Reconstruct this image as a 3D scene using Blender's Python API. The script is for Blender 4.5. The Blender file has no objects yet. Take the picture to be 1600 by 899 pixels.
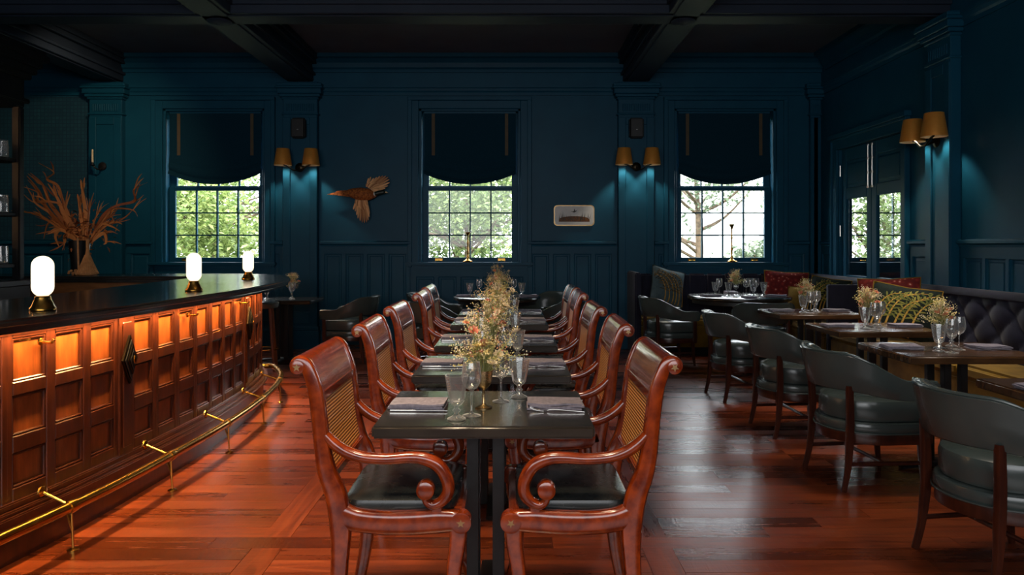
import bpy, bmesh, math, random
from mathutils import Vector, Matrix
random.seed(7)
PI = math.pi
S = bpy.context.scene
C = S.collection

# ------------------------------------------------------------------ camera, sky, lights, exposure
cam_d = bpy.data.cameras.new('camera')
cam = bpy.data.objects.new('camera', cam_d)
C.objects.link(cam)
cam.location = (0, 0, 1.4)
cam.rotation_euler = (PI / 2, 0, 0)
cam_d.sensor_width = 36
cam_d.lens = 36 * 1150 / 1600
cam_d.shift_y = -66.5 / 1600
cam_d.clip_start = 0.05
cam_d.clip_end = 200
S.camera = cam

S.view_settings.view_transform = 'Standard'
S.view_settings.look = 'None'
S.view_settings.gamma = 1
S.view_settings.use_curve_mapping = False
S.view_settings.exposure = 0.15

world = bpy.data.worlds.new('sky')
S.world = world
world.use_nodes = True
bg = world.node_tree.nodes['Background']
bg.inputs['Color'].default_value = (0.86, 0.94, 1.0, 1)
bg.inputs['Strength'].default_value = 10.0


def lamp(name, kind, loc, power, col=(1, 1, 1), rot=(0, 0, 0), size=0.1, size_y=None, cone=1.2, blend=0.6):
    d = bpy.data.lights.new(name, kind)
    d.energy = power
    d.color = col
    if kind == 'AREA':
        d.shape = 'RECTANGLE'
        d.size = size
        d.size_y = size_y or size
    elif kind == 'SUN':
        d.angle = size
    else:
        d.shadow_soft_size = size
    if kind == 'SPOT':
        d.spot_size = cone
        d.spot_blend = blend
    o = bpy.data.objects.new(name, d)
    C.objects.link(o)
    o.location = loc
    o.rotation_euler = rot
    return o


lamp('sun', 'SUN', (0, -10, 20), 8.0, (1, 0.95, 0.85), (math.radians(42), 0, math.radians(-15)), size=0.02)
WARM = (1.0, 0.74, 0.48)
# unseen spots added at the ceiling, out of frame, to light chairs and floor
for nm, x, y, p, cone in (
        ('added_spot', -1.05, 2.7, 560, 0.85), ('added_spot', -1.05, 4.3, 560, 0.85), ('added_spot', -1.1, 6.0, 330, 0.85),
        ('added_spot', -0.1, 1.5, 430, 1.2), ('added_spot', 0.0, 3.6, 240, 0.9), ('added_spot', 0.0, 5.6, 240, 0.9),
        ('added_spot', 2.4, 2.4, 170, 1.0), ('added_spot', 2.4, 4.2, 170, 0.9), ('added_spot', 2.5, 6.0, 170, 0.9),
        ('added_spot', 3.2, 4.7, 230, 0.62), ('added_spot', 3.25, 6.3, 380, 0.75)):
    lamp(nm, 'SPOT', (x, y, 3.92), p, WARM if x < 1 else (1.0, 0.88, 0.74), (0, 0, 0), size=0.3, cone=cone, blend=0.9)
d_ = Vector((-2.2, 2.2, -2.1))
lamp('added_spot', 'SPOT', (-4.0, 7.75, 3.85), 105, WARM, d_.to_track_quat('-Z', 'Y').to_euler(), size=0.1, cone=1.5, blend=0.9)  # unseen spot added behind the cross beam to brighten wallpaper and dried leaves
# unseen fill area light added behind the camera to lift the whole room
lamp('added_fill_behind', 'AREA', (-0.6, -2.3, 2.3), 140, (0.95, 0.97, 1.0), (PI / 2, 0, 0), size=6.0, size_y=1.9)


# ------------------------------------------------------------------ materials
def lin(c):
    r = []
    for x in c:
        x /= 255.0
        r.append(x / 12.92 if x <= 0.04045 else ((x + 0.055) / 1.055) ** 2.4)
    return (r[0], r[1], r[2], 1)


class NT:
    def __init__(s, name):
        s.m = bpy.data.materials.new(name)
        s.m.use_nodes = True
        s.n = s.m.node_tree.nodes
        s.l = s.m.node_tree.links
        s.p = s.n['Principled BSDF']
        s.out = s.n['Material Output']
        s.tc = s.n.new('ShaderNodeTexCoord')

    def node(s, t, **kw):
        n = s.n.new(t)
        for k, v in kw.items():
            if hasattr(n, k):
                setattr(n, k, v)
        return n

    def link(s, a, b):
        s.l.new(a, b)

    def mapped(s, scale, src='Object', rot=(0, 0, 0)):
        mp = s.n.new('ShaderNodeMapping')
        mp.inputs['Scale'].default_value = scale
        mp.inputs['Rotation'].default_value = rot
        s.link(s.tc.outputs[src], mp.inputs['Vector'])
        return mp.outputs['Vector']

    def noise(s, vec, scale=5, detail=4, rough=0.55, dist=0):
        n = s.n.new('ShaderNodeTexNoise')
        n.inputs['Scale'].default_value = scale
        n.inputs['Detail'].default_value = detail
        n.inputs['Roughness'].default_value = rough
        n.inputs['Distortion'].default_value = dist
        if vec:
            s.link(vec, n.inputs['Vector'])
        return n.outputs['Fac']

    def ramp(s, fac, stops):
        r = s.n.new('ShaderNodeValToRGB')
        e = r.color_ramp.elements
        while len(e) < len(stops):
            e.new(0.5)
        for i, (p, c) in enumerate(stops):
            e[i].position = p
            e[i].color = c
        s.link(fac, r.inputs['Fac'])
        return r.outputs['Color']

    def math(s, op, a, b=None):
        m = s.n.new('ShaderNodeMath')
        m.operation = op
        for i, x in enumerate((a, b)):
            if x is None:
                continue
            if isinstance(x, (int, float)):
                m.inputs[i].default_value = x
            else:
                s.link(x, m.inputs[i])
        return m.outputs[0]

    def mix(s, fac, a, b, blend='MIX'):
        m = s.n.new('ShaderNodeMix')
        m.data_type = 'RGBA'
        m.blend_type = blend
        for i, x in ((0, fac), (6, a), (7, b)):
            if isinstance(x, (int, float)):
                m.inputs[i].default_value = x
            elif isinstance(x, tuple):
                m.inputs[i].default_value = x
            else:
                s.link(x, m.inputs[i])
        return m.outputs[2]

    def vary(s, col, lo, hi):
        oi = s.n.new('ShaderNodeObjectInfo')
        mr = s.n.new('ShaderNodeMapRange')
        mr.inputs['To Min'].default_value = lo
        mr.inputs['To Max'].default_value = hi
        s.link(oi.outputs['Random'], mr.inputs['Value'])
        h = s.n.new('ShaderNodeHueSaturation')
        s.link(mr.outputs[0], h.inputs['Value'])
        s.link(col, h.inputs['Color'])
        return h.outputs['Color']

    def bump(s, h, strength=0.2, dist=0.01):
        b = s.n.new('ShaderNodeBump')
        b.inputs['Strength'].default_value = strength
        b.inputs['Distance'].default_value = dist
        s.link(h, b.inputs['Height'])
        s.link(b.outputs['Normal'], s.p.inputs['Normal'])


def mat(name, c1, c2=None, rough=0.5, metal=0.0, scale=(1, 1, 1), ns=6, detail=4, bump=0, bs=None, coat=0, sheen=0, rand=None, spec=0.5, rvar=0, lo=0.35, hi=0.65, crough=0.08):
    t = NT(name)
    p = t.p
    p.inputs['Roughness'].default_value = rough
    p.inputs['Metallic'].default_value = metal
    p.inputs['Specular IOR Level'].default_value = spec
    p.inputs['Coat Weight'].default_value = coat
    p.inputs['Coat Roughness'].default_value = crough
    if sheen:
        p.inputs['Sheen Weight'].default_value = sheen
        p.inputs['Sheen Roughness'].default_value = 0.4
    f = t.noise(t.mapped(scale), ns, detail)
    col = t.ramp(f, [(lo, lin(c1)), (hi, lin(c2 or c1))])
    if rand:
        col = t.vary(col, *rand)
    t.link(col, p.inputs['Base Color'])
    if rvar:
        t.link(t.math('ADD', t.math('MULTIPLY', f, rvar), rough - rvar * 0.5), p.inputs['Roughness'])
    if bump:
        t.bump(t.noise(t.mapped(scale), bs or ns * 4, 5), bump, 0.004)
    return t.m


M = {}


def by_island(name, c1, c2, rough=0.7, trans=0):
    # every feather, leaf or bud of the mesh gets its own tone
    t = NT(name)
    g = t.node('ShaderNodeNewGeometry')
    c = t.ramp(g.outputs['Random Per Island'], [(0.0, lin(c1)), (1.0, lin(c2))])
    t.link(c, t.p.inputs['Base Color'])
    t.p.inputs['Roughness'].default_value = rough
    if trans:
        tl = t.node('ShaderNodeBsdfTranslucent')
        t.link(c, tl.inputs['Color'])
        mx = t.node('ShaderNodeMixShader')
        mx.inputs[0].default_value = trans
        t.link(t.p.outputs[0], mx.inputs[1])
        t.link(tl.outputs[0], mx.inputs[2])
        t.link(mx.outputs[0], t.out.inputs['Surface'])
    return t.m


M['wall'] = mat('blue_wall_paint', (13, 70, 94), (16, 76, 100), rough=0.45, ns=3, bump=0.05, bs=60, spec=0.2)
M['ceil_lit'] = mat('lit_tone_ceiling_paint', (84, 88, 98), (92, 96, 106), rough=0.7, ns=2, spec=0.25)  # slab colour lightened to stand in for light the ceiling lacks
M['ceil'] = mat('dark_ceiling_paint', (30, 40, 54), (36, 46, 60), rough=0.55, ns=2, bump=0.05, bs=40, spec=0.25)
M['mahog'] = mat('polished_mahogany', (96, 29, 6), (148, 57, 13), rough=0.24, scale=(4, 14, 4), ns=5, detail=6, coat=0.8, rand=(0.9, 1.08), bump=0.02)
M['darkwood'] = mat('dark_walnut_leg', (52, 24, 16), (74, 34, 20), rough=0.3, scale=(10, 10, 1.5), ns=4, coat=0.3)
M['barwood'] = mat('bar_mahogany', (98, 46, 18), (128, 66, 28), rough=0.32, scale=(10, 10, 1.6), ns=4, coat=0.25, rand=(0.85, 1.15), bump=0.04)
M['barframe'] = mat('bar_frame_mahogany', (46, 19, 10), (66, 28, 13), rough=0.3, scale=(8, 8, 1.5), ns=4, coat=0.35, bump=0.03)
M['barbrown'] = mat('bar_inner_oak', (96, 58, 26), (120, 76, 36), rough=0.4, scale=(1.5, 8, 8), ns=4)
M['bartop'] = mat('black_stone_bar_top', (22, 22, 22), (36, 35, 33), rough=0.2, ns=14, detail=8, coat=0.2)
M['tabletop'] = mat('dark_table_top', (34, 31, 26), (48, 43, 35), rough=0.24, scale=(2, 14, 4), ns=3, spec=0.6, rvar=0.05, coat=0.6, crough=0.17)
M['walnuttop'] = mat('walnut_table_top', (62, 42, 26), (86, 58, 34), rough=0.24, scale=(2, 14, 4), ns=3, bump=0.03, coat=0.1, rvar=0.1)
M['iron'] = mat('black_iron', (16, 16, 17), (24, 24, 25), rough=0.45, ns=30, bump=0.05)
M['black'] = mat('black_plastic', (10, 11, 13), (14, 15, 17), rough=0.5, ns=40, spec=0.25)
M['blackleather'] = mat('black_leather', (26, 29, 30), (36, 40, 41), rough=0.27, ns=9, bump=0.12, bs=14, rvar=0.1)
M['leather'] = mat('green_grey_leather', (60, 70, 68), (74, 83, 80), rough=0.24, ns=5, bump=0.12, bs=24, lo=0.2, hi=0.8, spec=0.7)
M['velvet'] = mat('navy_velvet', (20, 21, 40), (28, 29, 50), rough=0.7, ns=9, sheen=0.12, bump=0.1, bs=150, spec=0.3)
M['olive'] = mat('olive_velvet', (112, 84, 18), (136, 104, 28), rough=0.8, ns=8, sheen=0.1, spec=0.2)
M['brass'] = mat('aged_brass', (180, 132, 58), (194, 146, 68), rough=0.25, metal=1, ns=12, rvar=0.05)
M['shade'] = mat('brushed_brass_shade', (236, 156, 66), (246, 172, 80), rough=0.4, metal=0.45, scale=(1, 1, 30), ns=20)
M['silver'] = mat('polished_silver', (198, 196, 190), (220, 218, 214), rough=0.18, metal=1, ns=10)
M['goldcup'] = mat('pale_gold_cup', (204, 178, 130), (220, 196, 150), rough=0.25, metal=1, ns=40, bump=0.4, bs=120)
M['nickel'] = mat('satin_nickel', (196, 190, 180), (210, 204, 196), rough=0.3, metal=1)
M['bronze'] = mat('dark_bronze', (40, 34, 28), (58, 48, 36), rough=0.35, metal=1)
M['linen'] = mat('grey_lilac_linen', (112, 108, 120), (136, 130, 142), rough=0.9, ns=60, bump=0.3, bs=300, rand=(0.85, 1.05))
M['candle'] = mat('ivory_wax', (226, 204, 160), (232, 212, 172), rough=0.5)
M['cream'] = mat('cream_lining', (236, 222, 190), rough=0.8)
M['shadefab'] = mat('navy_blind_cloth', (13, 48, 64), (17, 54, 70), rough=0.9, spec=0.1, ns=60, bump=0.15, bs=400)
M['ribbon'] = mat('gold_blind_ribbon', (78, 66, 46), (92, 78, 54), rough=0.7)
M['leafg'] = by_island('flower_foliage', (128, 140, 66), (206, 200, 136), trans=0.3)
M['yellowbud'] = mat('yellow_sprigs', (222, 198, 116), (240, 222, 160), rough=0.7, ns=40)
M['creambud'] = mat('cream_sprigs', (230, 212, 172), (244, 230, 200), rough=0.7, ns=40)
M['blush'] = mat('coral_petals', (220, 122, 94), (238, 166, 128), rough=0.6, ns=30, rand=(0.8, 1.15))
M['rust'] = by_island('dried_rust_leaves', (136, 62, 22), (226, 146, 76))
M['tan'] = mat('pale_dried_husk', (172, 116, 68), (196, 140, 88), rough=0.8, ns=30, bump=0.4)
M['feather'] = mat('brown_feathers', (112, 52, 16), (190, 110, 46), rough=0.8, ns=45, detail=6, bump=0.5, bs=90)
M['wingf'] = by_island('tan_wing_feathers', (150, 90, 46), (244, 190, 132))
M['neckf'] = mat('dark_green_neck', (14, 26, 24), (20, 40, 34), rough=0.4)
M['white'] = mat('white_enamel', (206, 204, 198), (218, 216, 210), rough=0.4)
M['marsh'] = mat('painted_marsh_brown', (98, 58, 22), (134, 84, 34), rough=0.6, ns=60)
M['reed'] = mat('painted_reeds', (52, 50, 44), (84, 84, 78), rough=0.6, ns=40)
M['gold'] = mat('gilt_edge', (168, 136, 92), (190, 160, 116), rough=0.35, metal=0.8)
M['bark'] = mat('tree_bark', (70, 56, 42), (100, 84, 66), rough=0.9, ns=12, bump=0.5)
M['grass'] = mat('lawn_grass', (104, 112, 82), (132, 138, 108), rough=0.9, ns=3)
M['siding'] = mat('white_siding', (226, 226, 222), rough=0.7)
M['roof'] = mat('grey_roof', (110, 112, 116), (130, 132, 136), rough=0.8, ns=20)


def m_floor():
    t = NT('reddish_oak_boards')
    p = t.p
    v = t.mapped((1.0, 9, 9))
    # every board starts its grain somewhere else
    oi = t.node('ShaderNodeObjectInfo')
    add = t.node('ShaderNodeVectorMath')
    add.operation = 'ADD'
    cmb = t.node('ShaderNodeCombineXYZ')
    t.link(t.math('MULTIPLY', oi.outputs['Random'], 57.0), cmb.inputs[0])
    t.link(t.math('MULTIPLY', oi.outputs['Random'], 91.0), cmb.inputs[1])
    t.link(v, add.inputs[0])
    t.link(cmb.outputs[0], add.inputs[1])
    g = t.noise(add.outputs[0], 2.2, 6, 0.62, 0.9)
    col = t.ramp(g, [(0.28, lin((80, 29, 7))), (0.5, lin((120, 48, 11))), (0.75, lin((144, 64, 17)))])
    col = t.vary(col, 0.5, 1.25)
    t.link(col, p.inputs['Base Color'])
    # saw marks across the boards
    v2 = t.mapped((46, 7, 7))
    add2 = t.node('ShaderNodeVectorMath')
    add2.operation = 'ADD'
    t.link(v2, add2.inputs[0])
    t.link(cmb.outputs[0], add2.inputs[1])
    saw = t.noise(add2.outputs[0], 1.0, 3, 0.5, 1.5)
    h = t.math('ADD', t.math('MULTIPLY', g, 0.7), t.math('MULTIPLY', saw, 0.9))
    t.bump(h, 0.32, 0.004)
    t.link(t.math('ADD', t.math('ADD', t.math('MULTIPLY', g, 0.25), 0.12), t.math('MULTIPLY', oi.outputs['Random'], 0.12)), p.inputs['Roughness'])
    p.inputs['Specular IOR Level'].default_value = 0.85
    p.inputs['Coat Weight'].default_value = 0.15
    p.inputs['Coat Roughness'].default_value = 0.22
    return t.m


M['floor'] = m_floor()


def m_cane():
    t = NT('woven_cane')
    p = t.p
    w1 = t.node('ShaderNodeTexWave')
    w1.wave_type = 'BANDS'
    w1.bands_direction = 'Z'
    w1.inputs['Scale'].default_value = 26
    w1.inputs['Distortion'].default_value = 0.4
    t.link(t.tc.outputs['Object'], w1.inputs['Vector'])
    w2 = t.node('ShaderNodeTexWave')
    w2.wave_type = 'BANDS'
    w2.bands_direction = 'Y'
    w2.inputs['Scale'].default_value = 26
    t.link(t.tc.outputs['Object'], w2.inputs['Vector'])
    f = t.math('MULTIPLY', w1.outputs['Fac'], t.math('ADD', t.math('MULTIPLY', w2.outputs['Fac'], 0.5), 0.5))
    col = t.ramp(f, [(0.08, lin((156, 88, 36))), (0.45, lin((236, 154, 78))), (0.9, lin((250, 192, 118)))])
    t.link(col, p.inputs['Base Color'])
    p.inputs['Roughness'].default_value = 0.5
    t.bump(f, 0.6, 0.004)
    return t.m


M['cane'] = m_cane()


def m_wallpaper():
    t = NT('teal_woven_wallpaper')
    b = t.node('ShaderNodeTexBrick')
    b.offset = 0.0
    b.inputs['Scale'].default_value = 1
    b.inputs['Brick Width'].default_value = 0.05
    b.inputs['Row Height'].default_value = 0.05
    b.inputs['Mortar Size'].default_value = 0.006
    b.inputs['Color1'].default_value = lin((18, 72, 92))
    b.inputs['Color2'].default_value = lin((28, 90, 106))
    b.inputs['Mortar'].default_value = lin((12, 56, 76))
    t.link(t.mapped((1, 1, 1), rot=(PI / 2, 0, 0)), b.inputs['Vector'])
    n = t.noise(t.mapped((1, 1, 1)), 6, 5)
    t.link(t.mix(n, b.outputs['Color'], lin((12, 54, 74))), t.p.inputs['Base Color'])
    t.p.inputs['Roughness'].default_value = 0.7
    return t.m


M['paper'] = m_wallpaper()


M['fern'] = mat('dark_print_ground', (18, 26, 24), (26, 36, 30), rough=0.9, ns=30, spec=0.2)
M['frondgold'] = mat('gold_frond_print', (176, 132, 52), (204, 160, 78), rough=0.85, ns=20, spec=0.2)
M['frondgreen'] = by_island('green_frond_print', (58, 74, 24), (140, 134, 58), 0.9)
M['frondslate'] = by_island('slate_frond_print', (34, 44, 44), (108, 86, 40), 0.9)
M['fernblue'] = mat('slate_print_ground', (70, 88, 94), (92, 108, 112), rough=0.9, ns=8, spec=0.2)


def m_red():
    t = NT('red_ikat_print')
    v = t.node('ShaderNodeTexVoronoi')
    v.inputs['Scale'].default_value = 22
    t.link(t.mapped((1, 1, 1)), v.inputs['Vector'])
    n = t.noise(t.mapped((1, 1, 1)), 60, 3)
    f = t.math('ADD', v.outputs['Distance'], t.math('MULTIPLY', n, 0.35))
    c = t.ramp(f, [(0.30, lin((214, 160, 140))), (0.42, lin((150, 42, 34))), (0.8, lin((110, 26, 26)))])
    t.link(c, t.p.inputs['Base Color'])
    t.p.inputs['Roughness'].default_value = 0.9
    return t.m


M['red'] = m_red()


def m_glass():
    # thin blown glass: see-through, with reflections that grow towards the rim
    t = NT('clear_glass')
    tr = t.node('ShaderNodeBsdfTransparent')
    tr.inputs['Color'].default_value = (0.93, 0.94, 0.94, 1)
    gl = t.node('ShaderNodeBsdfGlossy')
    gl.inputs['Roughness'].default_value = 0.03
    lw = t.node('ShaderNodeLayerWeight')
    lw.inputs['Blend'].default_value = 0.5
    fac = t.math('ADD', t.math('MULTIPLY', t.math('POWER', lw.outputs['Facing'], 1.6), 0.75), 0.08)
    mx = t.node('ShaderNodeMixShader')
    t.link(fac, mx.inputs[0])
    t.link(tr.outputs[0], mx.inputs[1])
    t.link(gl.outputs[0], mx.inputs[2])
    # white diffuse painted onto the edges in place of refracted highlights
    df = t.node('ShaderNodeBsdfDiffuse')
    df.inputs['Color'].default_value = (0.9, 0.92, 0.92, 1)
    m2 = t.node('ShaderNodeMixShader')
    t.link(t.math('ADD', t.math('MULTIPLY', t.math('POWER', lw.outputs['Facing'], 3.0), 0.55), 0.04), m2.inputs[0])
    t.link(mx.outputs[0], m2.inputs[1])
    t.link(df.outputs[0], m2.inputs[2])
    t.link(m2.outputs[0], t.out.inputs['Surface'])
    return t.m


M['glass'] = m_glass()


def m_pane(name, tint=(1, 1, 1, 1)):
    t = NT(name)
    tr = t.node('ShaderNodeBsdfTransparent')
    tr.inputs['Color'].default_value = tint
    gl = t.node('ShaderNodeBsdfGlossy')
    gl.inputs['Roughness'].default_value = 0.02
    lw = t.node('ShaderNodeLayerWeight')
    lw.inputs['Blend'].default_value = 0.5
    fac = t.math('ADD', t.math('MULTIPLY', t.math('POWER', lw.outputs['Facing'], 4.0), 0.6), 0.03)
    mx = t.node('ShaderNodeMixShader')
    t.link(fac, mx.inputs[0])
    t.link(tr.outputs[0], mx.inputs[1])
    t.link(gl.outputs[0], mx.inputs[2])
    t.link(mx.outputs[0], t.out.inputs['Surface'])
    return t.m


M['pane'] = m_pane('window_glass')


def m_emit(name, col, s):
    t = NT(name)
    t.p.inputs['Base Color'].default_value = (0.9, 0.85, 0.75, 1)
    t.p.inputs['Emission Color'].default_value = col
    t.p.inputs['Emission Strength'].default_value = s
    t.p.inputs['Roughness'].default_value = 0.3
    return t.m


M['opal'] = m_emit('lit_opal_glass', (1.0, 0.82, 0.55, 1), 1.5)
M['led'] = m_emit('warm_led_strip', (1.0, 0.62, 0.24, 1), 4.0)
M['ledc'] = m_emit('cabinet_led_strip', (1.0, 0.56, 0.24, 1), 30.0)


M['leaf1'] = by_island('tree_leaves_light', (84, 108, 50), (156, 168, 104), 0.5, 0.45)
M['leaf2'] = by_island('tree_leaves_mid', (66, 90, 54), (136, 152, 100), 0.5, 0.45)
M['leaf3'] = by_island('tree_leaves_grey', (62, 80, 60), (122, 134, 108), 0.5, 0.45)


# ------------------------------------------------------------------ mesh helpers
def catmull(pts, k=6):
    pts = [Vector(p) for p in pts]
    if k <= 1 or len(pts) < 3:
        return pts
    out = []
    for i in range(len(pts) - 1):
        p0 = pts[max(i - 1, 0)]
        p1 = pts[i]
        p2 = pts[i + 1]
        p3 = pts[min(i + 2, len(pts) - 1)]
        for j in range(k):
            t = j / k
            out.append(0.5 * ((2 * p1) + (p2 - p0) * t + (2 * p0 - 5 * p1 + 4 * p2 - p3) * t * t + (3 * p1 - p0 - 3 * p2 + p3) * t ** 3))
    out.append(pts[-1])
    return out


def interp(vals, n):
    if isinstance(vals, (int, float)):
        return [vals] * n
    out = []
    for i in range(n):
        f = i / max(n - 1, 1) * (len(vals) - 1)
        a = min(int(f), len(vals) - 2) if len(vals) > 1 else 0
        b = min(a + 1, len(vals) - 1)
        out.append(vals[a] + (vals[b] - vals[a]) * (f - a))
    return out


class MB:
    def __init__(s):
        s.v = []
        s.f = []

    def add(s, vs, fs, X=None):
        o = len(s.v)
        for p in vs:
            p = Vector(p)
            s.v.append(X @ p if X is not None else p)
        s.f += [tuple(o + i for i in f) for f in fs]
        return s

    def box(s, x0, x1, y0, y1, z0, z1, X=None):
        vs = [(x, y, z) for x in (x0, x1) for y in (y0, y1) for z in (z0, z1)]
        return s.add(vs, [(0, 1, 3, 2), (4, 6, 7, 5), (0, 4, 5, 1), (2, 3, 7, 6), (0, 2, 6, 4), (1, 5, 7, 3)], X)

    def rings(s, rings, cap=True, X=None, closed=False):
        n = len(rings[0])
        vs = [p for r in rings for p in r]
        fs = []
        m = len(rings)
        for i in range(m if closed else m - 1):
            for j in range(n):
                a = i * n + j
                b = i * n + (j + 1) % n
                c = ((i + 1) % m) * n + (j + 1) % n
                d = ((i + 1) % m) * n + j
                fs.append((a, b, c, d))
        if cap and not closed:
            fs.append(tuple(range(n - 1, -1, -1)))
            fs.append(tuple((m - 1) * n + j for j in range(n)))
        return s.add(vs, fs, X)

    def lathe(s, prof, n=16, X=None, cap=True):
        rs = []
        for r, z in prof:
            r = max(r, 0.0004)
            rs.append([(r * math.cos(2 * PI * j / n), r * math.sin(2 * PI * j / n), z) for j in range(n)])
        return s.rings(rs, cap, X)

    def tube(s, path, r, n=8, X=None, k=1, cap=True, flat=1.0):
        path = catmull(path, k)
        rr = interp(r, len(path))
        up = Vector((0, 0, 1))
        t0 = (path[1] - path[0]).normalized()
        if abs(t0.dot(up)) > 0.9:
            up = Vector((1, 0, 0))
        nrm = (up - t0 * up.dot(t0)).normalized()
        rs = []
        for i, p in enumerate(path):
            t = (path[min(i + 1, len(path) - 1)] - path[max(i - 1, 0)])
            t = t.normalized() if t.length > 1e-9 else t0
            nrm = nrm - t * nrm.dot(t)
            nrm = nrm.normalized() if nrm.length > 1e-6 else Vector((1, 0, 0))
            b = t.cross(nrm)
            rs.append([p + (nrm * math.cos(2 * PI * j / n) + b * math.sin(2 * PI * j / n) * flat) * rr[i] for j in range(n)])
        return s.rings(rs, cap, X)

    def stroke(s, path, w, h, B=(0, 1, 0), n=8, k=5, X=None, e=0.6):
        """path swept with a soft rectangular section: half width w in the plane across B, half thickness h along B"""
        B = Vector(B).normalized()
        path = catmull(path, k)
        ww = interp(w, len(path))
        hh = interp(h, len(path))
        rs = []
        for i, p in enumerate(path):
            t = (path[min(i + 1, len(path) - 1)] - path[max(i - 1, 0)]).normalized()
            nn = B.cross(t)
            nn = nn.normalized() if nn.length > 1e-6 else Vector((0, 0, 1))
            ring = []
            for j in range(n):
                a = 2 * PI * (j + 0.5) / n
                ca, sa = math.cos(a), math.sin(a)
                ring.append(p + nn * (math.copysign(abs(ca) ** e, ca) * ww[i]) + B * (math.copysign(abs(sa) ** e, sa) * hh[i]))
            rs.append(ring)
        return s.rings(rs, True, X)

    def prism(s, poly, z0, z1, X=None):
        n = len(poly)
        vs = [(p[0], p[1], z0) for p in poly] + [(p[0], p[1], z1) for p in poly]
        fs = [(i, (i + 1) % n, n + (i + 1) % n, n + i) for i in range(n)]
        fs += [tuple(range(n - 1, -1, -1)), tuple(range(n, 2 * n))]
        return s.add(vs, fs, X)

    def pad(s, outline, z0, z1, r, crown=0.0, X=None):
        cx = sum(p[0] for p in outline) / len(outline)
        cy = sum(p[1] for p in outline) / len(outline)
        size = max(max(abs(p[0] - cx), abs(p[1] - cy)) for p in outline)

        def ring(ins, z):
            k = 1 - ins / size
            return [(cx + (p[0] - cx) * k, cy + (p[1] - cy) * k, z) for p in outline]
        rs = [ring(r, z0), ring(r * 0.3, z0 + r * 0.3), ring(0, z0 + r), ring(0, z1 - r), ring(r * 0.3, z1 - r * 0.3), ring(r, z1)]
        if crown:
            rs += [ring(size * 0.35, z1 + crown * 0.6), ring(size * 0.7, z1 + crown * 0.92), ring(size * 0.97, z1 + crown)]
        return s.rings(rs, True, X)

    def grid(s, fn, nu, nv, X=None):
        vs = [fn(i / nu, j / nv) for i in range(nu + 1) for j in range(nv + 1)]
        fs = []
        for i in range(nu):
            for j in range(nv):
                a = i * (nv + 1) + j
                fs.append((a, a + 1, a + nv + 2, a + nv + 1))
        return s.add(vs, fs, X)

    def mesh(s, name, m, smooth=True, bevel=0, seg=2, angle=38, recalc=True):
        me = bpy.data.meshes.new(name)
        me.from_pydata([tuple(p) for p in s.v], [], s.f)
        bm = bmesh.new()
        bm.from_mesh(me)
        if recalc:
            bmesh.ops.recalc_face_normals(bm, faces=bm.faces)
        lim = math.radians(angle)
        if bevel:
            es = [e for e in bm.edges if len(e.link_faces) == 2 and e.calc_face_angle(0) > 0.5]
            bmesh.ops.bevel(bm, geom=es, offset=bevel, segments=seg, affect='EDGES', clamp_overlap=True)
        for f in bm.faces:
            f.smooth = smooth
        if smooth:
            for e in bm.edges:
                if len(e.link_faces) == 2 and e.calc_face_angle(0) > lim:
                    e.smooth = False
        bm.to_mesh(me)
        bm.free()
        me.materials.append(M[m] if isinstance(m, str) else m)
        return me

    def build(s, name, m, parent=None, **kw):
        return link(name, s.mesh(name, m, **kw), parent)


def link(name, me, parent=None, loc=None, rot=None):
    o = bpy.data.objects.new(name, me)
    C.objects.link(o)
    if parent is not None:
        o.parent = parent
    if loc is not None:
        o.location = loc
    if rot is not None:
        o.rotation_euler = rot
    return o


def tag(o, label=None, cat=None, group=None, kind=None):
    if label:
        o['label'] = label
    if cat:
        o['category'] = cat
    if group:
        o['group'] = group
    if kind:
        o['kind'] = kind
    return o


def thing(name, label, cat, loc=(0, 0, 0), rz=0, group=None, kind=None):
    o = bpy.data.objects.new(name, None)
    C.objects.link(o)
    o.empty_display_size = 0.1
    o.location = loc
    o.rotation_euler = (0, 0, rz)
    return tag(o, label, cat, group, kind)


def copy_tree(o, parent=None):
    c = o.copy()
    C.objects.link(c)
    c.parent = parent
    for ch in list(o.children):
        copy_tree(ch, c)
    return c


class Proto:
    """first use moves the built thing itself, later uses copy it with its parts"""
    def __init__(s, root):
        s.root = root
        s.used = False

    def put(s, label, loc, rz=0, group=None, cat=None):
        o = s.root
        if s.used:
            o = copy_tree(s.root)
        s.used = True
        o.location = loc
        o.rotation_euler = (o.rotation_euler[0], o.rotation_euler[1], rz)
        tag(o, label, cat, group)
        return o


def rot4(axis, a):
    return Matrix.Rotation(a, 4, axis)


def tr4(*p):
    return Matrix.Translation(Vector(p))


def star_mesh(r, depth):
    b = MB()
    pts = []
    for i in range(10):
        rr = r if i % 2 == 0 else r * 0.42
        a = PI / 2 + i * PI / 5
        pts.append((rr * math.cos(a), rr * math.sin(a)))
    b.prism(pts, 0, depth)
    return b

# ------------------------------------------------------------------ the setting
YB = 10.0      # back wall face
XR = 4.2       # right wall face
ZC = 3.97      # ceiling
WX = [-4.05, -0.574, 2.896, 5.24]     # window centres
WH = 0.69      # half opening
WZ0, WZ1 = 1.12, 3.25


def structure(o, label, cat):
    return tag(o, label, cat, kind='structure')


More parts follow.
